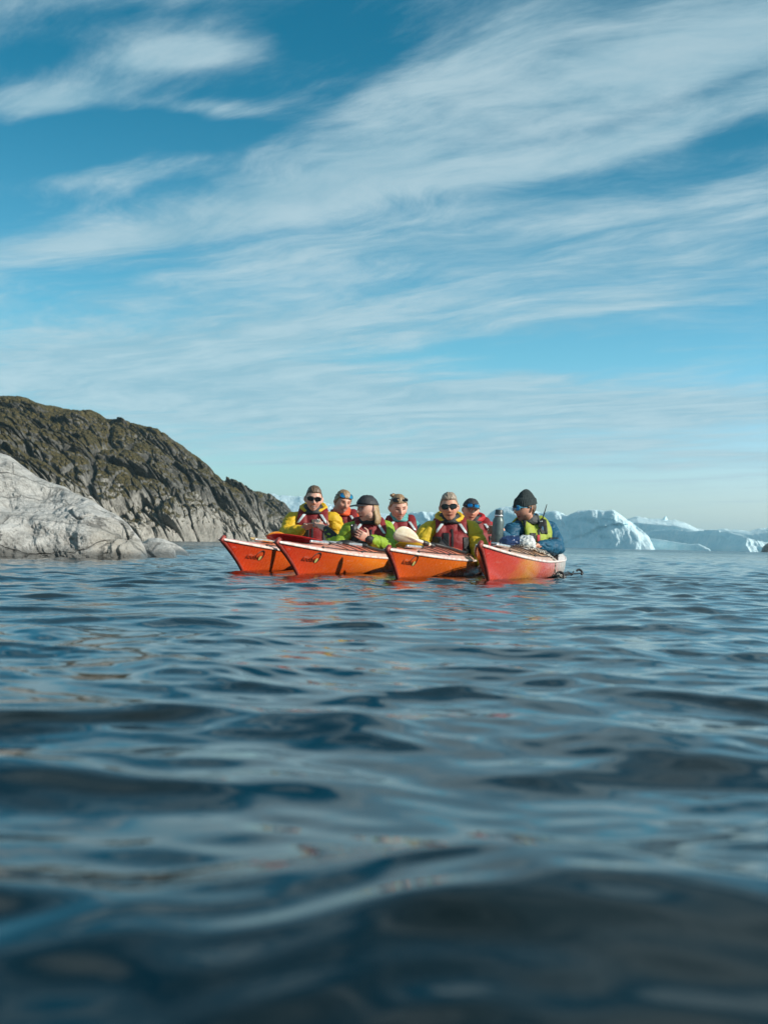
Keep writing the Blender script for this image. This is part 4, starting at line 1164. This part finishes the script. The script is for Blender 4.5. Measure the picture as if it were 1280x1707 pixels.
# 2 --- woman behind him
p2, hc, RH, I = make_person('laughing person in orange jacket behind, blue mirrored sunglasses pushed up on fair hair', seat(574, 14.85), .85, G(571, 838, 14.75), math.radians(26), math.radians(10), math.radians(6),
    (G(547, 869, 14.85), G(598, 869, 14.85)),
    [dict(e=G(541, 900, 14.8), w=G(555, 912, 14.6), h=G(562, 912, 14.5)), dict(e=G(604, 900, 14.8), w=G(590, 912, 14.6), h=G(583, 912, 14.5))],
    ORANGE, VRED, TAN, None, hood=None, collar=ORANGE, smile=.8, eyes_open=False, fem=1.0, sleeve=1.1, vest_w=.82)
add_hair(p2, hc, RH, HDBL, line=.050, side=-.045, back=-.095, thick=.012, vol=.010, noise=.007, fem=1)
add_glasses(p2, hc, RH, lens=BLENS, up=.078, back=.026, tilt=-.6, tall=.023, wrap=.42, wide=1.15)
# 3 --- person in green with the cap, looking left
p3, hc, RH, I = make_person('person in lime green jacket and charcoal cap looking left with long blond hair', seat(614, 13.05), .80, G(612, 848.5, 12.93), math.radians(-58), math.radians(2), math.radians(0),
    (G(584, 885, 13.0), G(643, 884, 13.08)),
    [dict(e=G(562, 908, 12.98), w=G(545, 884, 13.12), h=G(532, 875, 13.18), n=(-.2, -.2, .8), curl=.45, flip=1, k=.85, cuff=.62, cr=.062),
     dict(e=G(649, 912, 12.92), w=G(615, 899, 12.72), h=G(596, 889, 12.66), n=(-.5, .6, .3), curl=.65, flip=-1, k=1.0)],
    LIME, VRED, SKIN, None, torso_yaw=-.1, fem=1.0, smile=0, eyes_open=True, sleeve=1.12, blackcuff=True)
add_cap(p3, hc, RH, CAPC, lift=-.002)
hm = MB()
for k in range(46):    # long loose strands behind the ear and down to the shoulder
    a = math.radians(12 + 130 * (k / 45)) ; r0 = .082
    x0, y0 = r0 * math.cos(a), .095 * math.sin(a) + .004
    rr = random.Random(k); 
    if abs(x0) > .0:
        pts = [hc + RH @ Vector((x0 * .98, y0, .030)), hc + RH @ Vector((x0 * 1.10, y0 * 1.06, -.03)), hc + RH @ Vector((x0 * 1.16 + .008 * rr.random(), y0 * 1.10 + .006, -.085)), hc + RH @ Vector((x0 * 1.10 + .02 * rr.random(), y0 * 1.02, -.110 - .02 * rr.random())), hc + RH @ Vector((x0 * 1.12 + .02 * rr.random(), y0 * 1.05, -.128 - .02 * rr.random()))]
        hm.tube(pts, [(.010, .007), (.013, .008), (.013, .008), (.011, .006), (.003, .002)], n=8, sm=11, cap=1)
for k in range(16):
    a = math.radians(150 + 38 * (k / 15)); rr = random.Random(k + 90)
    x0, y0 = .082 * math.cos(a), .095 * math.sin(a)
    pts = [hc + RH @ Vector((x0, y0, .030)), hc + RH @ Vector((x0 * 1.10, y0 * 1.06, -.03)), hc + RH @ Vector((x0 * 1.16, y0 - .004, -.085)), hc + RH @ Vector((x0 * 1.10, y0 - .01, -.105 - .02 * rr.random())), hc + RH @ Vector((x0, y0 - .01, -.125))]
    hm.tube(pts, [(.010, .007), (.013, .008), (.012, .008), (.010, .006), (.003, .002)], n=8, sm=11, cap=1)
hm.build('hair', HBLOND, p3)
# 4 --- woman with a bun behind
p4, hc, RH, I = make_person('smiling person in teal jacket with a hair bun and sunglasses pushed up', seat(668, 14.25), .80, G(664, 847, 14.13), math.radians(16), math.radians(14), math.radians(-4),
    (G(645, 880, 14.2), G(689, 879, 14.25)),
    [dict(e=G(640, 905, 14.1), w=G(652, 918, 14.0), h=G(660, 920, 13.9)), dict(e=G(697, 906, 14.2), w=G(686, 920, 14.0), h=G(680, 922, 13.9))],
    TEAL, VRED, SKIN, None, collar=TEAL, fem=1.0, hscale=1.08, smile=.7, eyes_open=False, sleeve=.95)
hp = add_hair(p4, hc, RH, HDBL, line=.058, side=-.01, back=-.085, thick=.008, vol=.008, noise=.006, fem=1)
bn = MB(); [bn.ball(hc + RH @ Vector((-.040 + .014 * math.cos(k * 1.3), .030 + .012 * math.sin(k * 1.3), .112 + .006 * (k % 2))), (.022, .018, .015), 16, 10) for k in range(5)]; bme = remeshed(bn, 'hair_bun', .003, 2); wrinkle(bme, .006, 50); link('hair_bun', bme, HDBL, hp)
add_glasses(p4, hc, RH, up=.088, back=.034, tilt=-.7, tall=.017, wide=1.1)
# 5 --- older man in the front of the third kayak
p5, hc, RH, I = make_person('grey haired person in mustard yellow jacket and dark sunglasses sitting behind the white paddle', seat(752, 12.85), .80, G(748.5, 846.5, 12.72), math.radians(-3), math.radians(0), math.radians(-4),
    (G(716, 884, 12.80), G(782, 884, 12.85)),
    [dict(e=G(700, 908, 12.72), w=G(718, 917, 12.50), h=G(735, 914, 12.45), k=1.0), dict(e=G(799, 915, 12.72), w=G(801, 941, 12.55), h=G(801, 956, 12.50), n=(-1, 0, 0), k=1.12)],
    MUST, VRED, TAN, None, hood=YELLOW, smile=.35, eyes_open=False, fat=1.12, vest_w=1.0, sleeve=1.15)
add_hair(p5, hc, RH, HGREY, line=.066, side=.0, back=-.06, thick=.009, vol=.016, part=.9, noise=.009)
add_glasses(p5, hc, RH, tall=.019, wide=1.06)
# 6 --- man in red behind him
p6, hc, RH, I = make_person('person in red jacket with blue goggles on a dark cap, behind the grey haired one', seat(793, 14.15), .80, G(784.5, 851, 14.03), math.radians(8), math.radians(4), math.radians(5),
    (G(767, 884, 14.1), G(814, 882, 14.2)),
    [dict(e=G(760, 908, 14.0), w=G(772, 920, 13.8), h=G(780, 922, 13.7)), dict(e=G(822, 905, 14.15), w=G(812, 920, 13.9), h=G(806, 922, 13.8))],
    REDJ, VRED, TAN, None, hood=REDJ, hoodside=.6, hscale=.94, smile=.1, eyes_open=True, sleeve=1.0)
add_cap(p6, hc, RH, CAPC, brim=True)
add_glasses(p6, hc, RH, lens=BLENS, up=.050, back=.0, tilt=-.25, tall=.019, wrap=.40, name='goggles')
# 7 --- the guide
p7, hc, RH, I = make_person('guide in petrol blue jacket, lime vest and dark knitted hat holding a thermos', seat(884, 12.75), .85, G(875, 848, 12.62), math.radians(-66), math.radians(3), math.radians(0),
    (G(853, 886, 12.60), G(914, 882, 12.82)),
    [dict(e=G(846, 912, 12.52), w=G(834, 884, 12.41), h=G(815, 883, 12.41), n=(0, -1, 0), curl=1.0, flip=-1, k=.95), dict(e=G(926, 912, 12.66), w=G(896, 910, 12.38), h=G(876, 910, 12.32), n=(0, -.3, -.8), curl=.5, flip=1, k=1.0)],
    BLUEJ, VLIME, TAN, None, collar=GREYC, smile=0, eyes_open=False, beard=.7, sleeve=1.1, strap=None, vest_w=.80)
add_hair(p7, hc, RH, HBROWN, line=.06, side=-.03, back=-.085, thick=.012, vol=.0)
def fn(n):
    x, y, z = n[0] * .076, n[1] * .094, n[2] * .112
    up_ = smoothstep(.0, .11, z); m = smoothstep(.012, .020, z - y * .12)
    k = 1 - .38 * smoothstep(.06, .16, z * 1.35) 
    z2 = z + up_ * .050
    rib = np.cos(np.arctan2(n[1], n[0]) * 34) * .0016 * smoothstep(1.0, .6, n[2])
    fold = fbm(n[0] * 3, n[1] * 3, n[2] * 4, 3) * .005
    cuff = .006 * smoothstep(.062, .055, z)
    o = m * (.012 + rib + cuff + fold) - (1 - m) * .022
    return x * k + n[0] * o, y * k + n[1] * o + .012 * up_, z2 + n[2] * o
n, V = head_grid(fn, 160, 90); MB().grid(xf(V, RH, hc)).build('knitted_hat', KNIT, p7)
add_glasses(p7, hc, RH, lens=BLENS, frame=material('pale_blue_frame', color=(.10, .42, .62), rough=.3), tall=.019, wrap=.42)
if I['vest']:
    mid, fw = I['mid'], I['fw']
    bv = I['vest']; v = I['V']
    patch(bv, [(mid.x + .045, mid.z - .07), (mid.x + .070, mid.z - .07), (mid.x + .070, mid.z - .13), (mid.x + .045, mid.z - .13)], .004).build('red_badge', material('red_print', color=(.50, .03, .04)), v)
    patch(bv, [(mid.x - .16, mid.z - .215), (mid.x + .14, mid.z - .215), (mid.x + .14, mid.z - .235), (mid.x - .16, mid.z - .235)], .004, nu=20).build('webbing', VBLK, v)
    for sg in (-1, 1):
        patch(bv, [(mid.x + sg * .092 - .045, mid.z + .07), (mid.x + sg * .092 + .045, mid.z + .07), (mid.x + sg * .11 + .035, mid.z - .06), (mid.x + sg * .11 - .025, mid.z - .06)], .005).build('shoulder_strap', VBLK, v)
# radio on the guide's shoulder
rd = empty('radio', G(902, 872, 12.60)); tag(rd, 'small black handheld radio with aerial clipped to the guide shoulder strap', 'radio')
MB().box((0, 0, 0), (.032, .026, .085), Matrix.Rotation(.35, 3, 'Y')).build('radio_case', BLACK, rd, smooth=False)
MB().tube([(.010, 0, .04), (.045, 0, .165)], [.006, .0035], n=8).build('aerial', BLACK, rd)
MB().tube([(-.012, -.016, .012), (.004, -.016, .016)], .006, n=8).build('knob', SILVER, rd)
# ------------------------------------------------------------------ things held and carried
CUPM = material('steel_cup', lambda n, p: n.link(n.ramp(n.noise(n.coord(), 30, 3, .6), [(.3, (.30, .36, .37)), (.7, (.48, .55, .56))]), p.inputs['Base Color']), rough=.3, metal=.7)
def lathe(prof, n=32):
    V = np.array([[(r * math.cos(a), r * math.sin(a), z) for (r, z) in prof] for a in np.linspace(0, 2 * math.pi, n, endpoint=False)]); return V
cup = empty('cup', G(527, 879, 13.20)); tag(cup, 'small steel cup held between two hands before the yellow jacket', 'cup')
MB().grid(lathe([(.004, 0), (.028, 0), (.031, .004), (.036, .07), (.037, .072), (.034, .071), (.029, .008), (.004, .006)]), caps=True).build('cup_body', CUPM, cup)
MB().tube([(.034, 0, .055), (.055, 0, .052), (.056, 0, .022), (.032, 0, .018)], .004, n=8, sm=9).build('handle', CUPM, cup)
ph = empty('phone', G(590, 884, 12.69)); tag(ph, 'black phone held upright by the person in lime green', 'phone')
bm = bmesh.new(); bmesh.ops.create_cube(bm, size=1)
for v_ in bm.verts: v_.co.x *= .062; v_.co.y *= .010; v_.co.z *= .110
bmesh.ops.bevel(bm, geom=bm.edges[:], offset=.004, segments=3, affect='EDGES')
me = bpy.data.meshes.new('phone_case'); bm.to_mesh(me); bm.free(); link('phone_case', me, BLACK, ph)
MB().ball((-.018, -.006, .045), (.007, .003, .007), 12, 8).build('camera_lens', SILVER, ph); ph.rotation_euler = (.1, -.12, .2)
# thermos
th = empty('thermos', G(827, 911, 12.33)); tag(th, 'tall grey green thermos flask held up in the guide hand', 'thermos'); th.rotation_euler = (0, math.radians(3.5), 0)
TH = material('grey_green_enamel', lambda n, p: n.link(n.ramp(n.noise(n.coord(), 26, 4, .65), [(.3, (.060, .092, .092)), (.7, (.12, .16, .16))]), p.inputs['Base Color']), rough=.38, metal=.2)
MB().grid(lathe([(.004, 0), (.046, 0), (.050, .006), (.050, .215), (.047, .232), (.036, .252), (.033, .26), (.004, .262)])).build('flask_body', TH, th)
MB().grid(lathe([(.004, .258), (.036, .258), (.037, .262), (.034, .315), (.031, .319), (.004, .32)])).build('lid', material('dark_lid', color=(.045, .055, .06), rough=.4), th)
MB().grid(lathe([(.0508, .018), (.0515, .020), (.0515, .034), (.0508, .036)]), caps=False).build('band', SILVER, th)
MB().grid(lathe([(.0370, .262), (.0380, .264), (.0380, .272), (.0370, .274)]), caps=False).build('neck_ring', SILVER, th)
# tow bag on the guide's deck
bag = empty('dry_bag', G(865, 913, 12.15)); tag(bag, 'navy blue and white crumpled dry bag on the rightmost kayak deck', 'bag')
def bagmesh(c, r, seedv, amp, name, mat, sq=2.4):
    V = np.zeros((64, 40, 3))
    for i in range(64):
        for j in range(40):
            a = 2 * math.pi * i / 64; b = math.pi * (j + .02) / 39.04
            q = np.array([math.sin(b) * math.cos(a), math.sin(b) * math.sin(a), -math.cos(b)])
            k = (abs(q[0]) ** sq + abs(q[1]) ** sq + abs(q[2]) ** sq) ** (-1 / sq)
            V[i, j] = q * k
    N = fbm(V[..., 0] * 2.2 + seedv, V[..., 1] * 2.2, V[..., 2] * 2.2, 4, ridged=True) * amp + fbm(V[..., 0] * 1.2, V[..., 1] * 1.2 + seedv, V[..., 2], 3) * amp * 1.2
    V = V * (1 + N[..., None]); V = V * np.array(r) + np.array(c)
    return MB().grid(V).build(name, mat, bag)
NAVY = fabric('navy_coated_fabric', (.010, .025, .085), (.03, .06, .17), rough=.28, fold=1.2); WBAG = fabric('silver_white_fabric', (.42, .45, .46), (.66, .68, .68), rough=.35, fold=1.2)
def _stripes(n, p):
    c = n.coord(); s_ = n.noise(n.mapping(c, (34, 5, 5), (0, .5, .2)), 1.0, 2, .4).ss(.58, .62)
    n.link(n.mix(s_, n.ramp(n.noise(c, 14, 3, .6), [(.3, (.010, .025, .085)), (.7, (.03, .06, .17))]), (.45, .50, .55)), p.inputs['Base Color'])
    n.link(n.bump(n.noise(c, 14, 3, .5, 1.5), .8, .02), p.inputs['Normal'])
NAVY = material('navy_striped_fabric', _stripes, rough=.28)
bagmesh((-.06, .0, .035), (.105, .09, .062), 2.0, .16, 'blue_end', NAVY)
bagmesh((.055, -.01, .035), (.075, .085, .066), 5.0, .18, 'white_end', WBAG)
MB().tube([(-.15, -.02, -.005), (-.05, -.10, -.012), (.06, -.10, -.010), (.13, -.04, 0)], [.010, .012, .012, .008], n=10, sm=16).build('rolled_closure', WBAG, bag)
# rope coil on the rightmost kayak
ROPE = material('black_white_rope', lambda n, p: n.link(n.ramp(n.noise(n.coord(), 75, 2, .5), [(.46, (.012, .012, .014)), (.54, (.50, .47, .42))], 'LINEAR'), p.inputs['Base Color']), rough=.8)
rp = MB(); rr = random.Random(5)
h = H4
def k4w(y, w, off): return K4.matrix_basis @ h.deck_pt(y, w, off)
for c in range(7):
    pts = []
    y0, w0 = 1.68 + .05 * c + .02 * rr.random(), .22 + .06 * c
    for k in range(17):
        a = 2 * math.pi * k / 16 + c
        pts.append(k4w(y0 + (.10 + .02 * rr.random()) * math.sin(a), min(.96, w0 + (.26 + .03 * rr.random()) * math.cos(a)), .016 + .008 * (c % 3)))
    rp.tube(pts, .0062, n=8, sm=60, cap=1)
ends = []
for c in range(3):
    q0 = k4w(2.0 + .03 * c, .80, .02); q1 = k4w(2.04 + .03 * c, .985, .006); sx_ = K4.matrix_basis @ Vector((h.side(2.08, .05) + .012, 2.10 + .02 * c, .05)); q3 = K4.matrix_basis @ Vector((h.side(2.1, .02) + .05 + .03 * c, 2.12 + .03 * c, .004))
    rp.tube([q0, q1, q1.lerp(sx_, .4), sx_, q3], .0062, n=8, sm=24, cap=1); ends.append(q3)
o = rp.build('rope_coil', ROPE); tag(o, 'black and white rope coiled on the rightmost kayak, hanging into the water', 'rope')
# black paddle afloat beside that kayak and a dark floating tow line
make_paddle('black paddle blade floating flat beside the rightmost kayak', K4.matrix_basis @ Vector((.33, 2.75, .03)), G(912, 962.5, 12.2), .15, material('black_blade', color=(.010, .011, .013), rough=.3), BLACK, bl=.34, bw=.15)
tow = MB()
def ringarc(X, Y, d, r, a0, a1, t=.011):
    c = G(X, Y, d); return tow.tube([c + Vector((r * math.cos(a), .02 * math.sin(a), r * math.sin(a))) for a in np.linspace(a0, a1, 20)], t, n=8)
ringarc(933, 960, 12.4, .032, -.5, 3.4); ringarc(965, 954.5, 13.0, .026, -.6, 2.4, .010)
tow.tube([G(948, 954, 12.8), G(951, 957, 12.75), G(953, 957, 12.75), G(956, 952, 12.85)], [.005, .012, .010, .004], n=8, sm=12)
tow.tube([G(925, 961, 12.4), G(940, 960.5, 12.5), G(950, 957.5, 12.7), G(958, 956, 12.9), G(972, 955.5, 13.1)], .005, n=8, sm=24)
o = tow.build('tow_line', BLACK); tag(o, 'thin black tow line with hooks floating right of the rightmost kayak', 'line')
# ------------------------------------------------------------------ air
bm = bmesh.new(); bmesh.ops.create_cube(bm, size=1.0)
for v_ in bm.verts: v_.co.x *= 19000; v_.co.y *= 19000; v_.co.z = -3.0 if v_.co.z < 0 else 48.0
me = bpy.data.meshes.new('haze'); bm.to_mesh(me); bm.free()
hm_ = bpy.data.materials.new('haze'); hm_.use_nodes = True; nt = hm_.node_tree; nt.nodes.clear()
ou = nt.nodes.new('ShaderNodeOutputMaterial'); pv = nt.nodes.new('ShaderNodeVolumePrincipled')
pv.inputs['Color'].default_value = (.55, .86, 1.0, 1); pv.inputs['Density'].default_value = .00030; pv.inputs['Anisotropy'].default_value = 0.0
nt.links.new(pv.outputs[0], ou.inputs['Volume'])
o = link('haze', me, hm_, smooth=False); tag(o, kind='stuff')
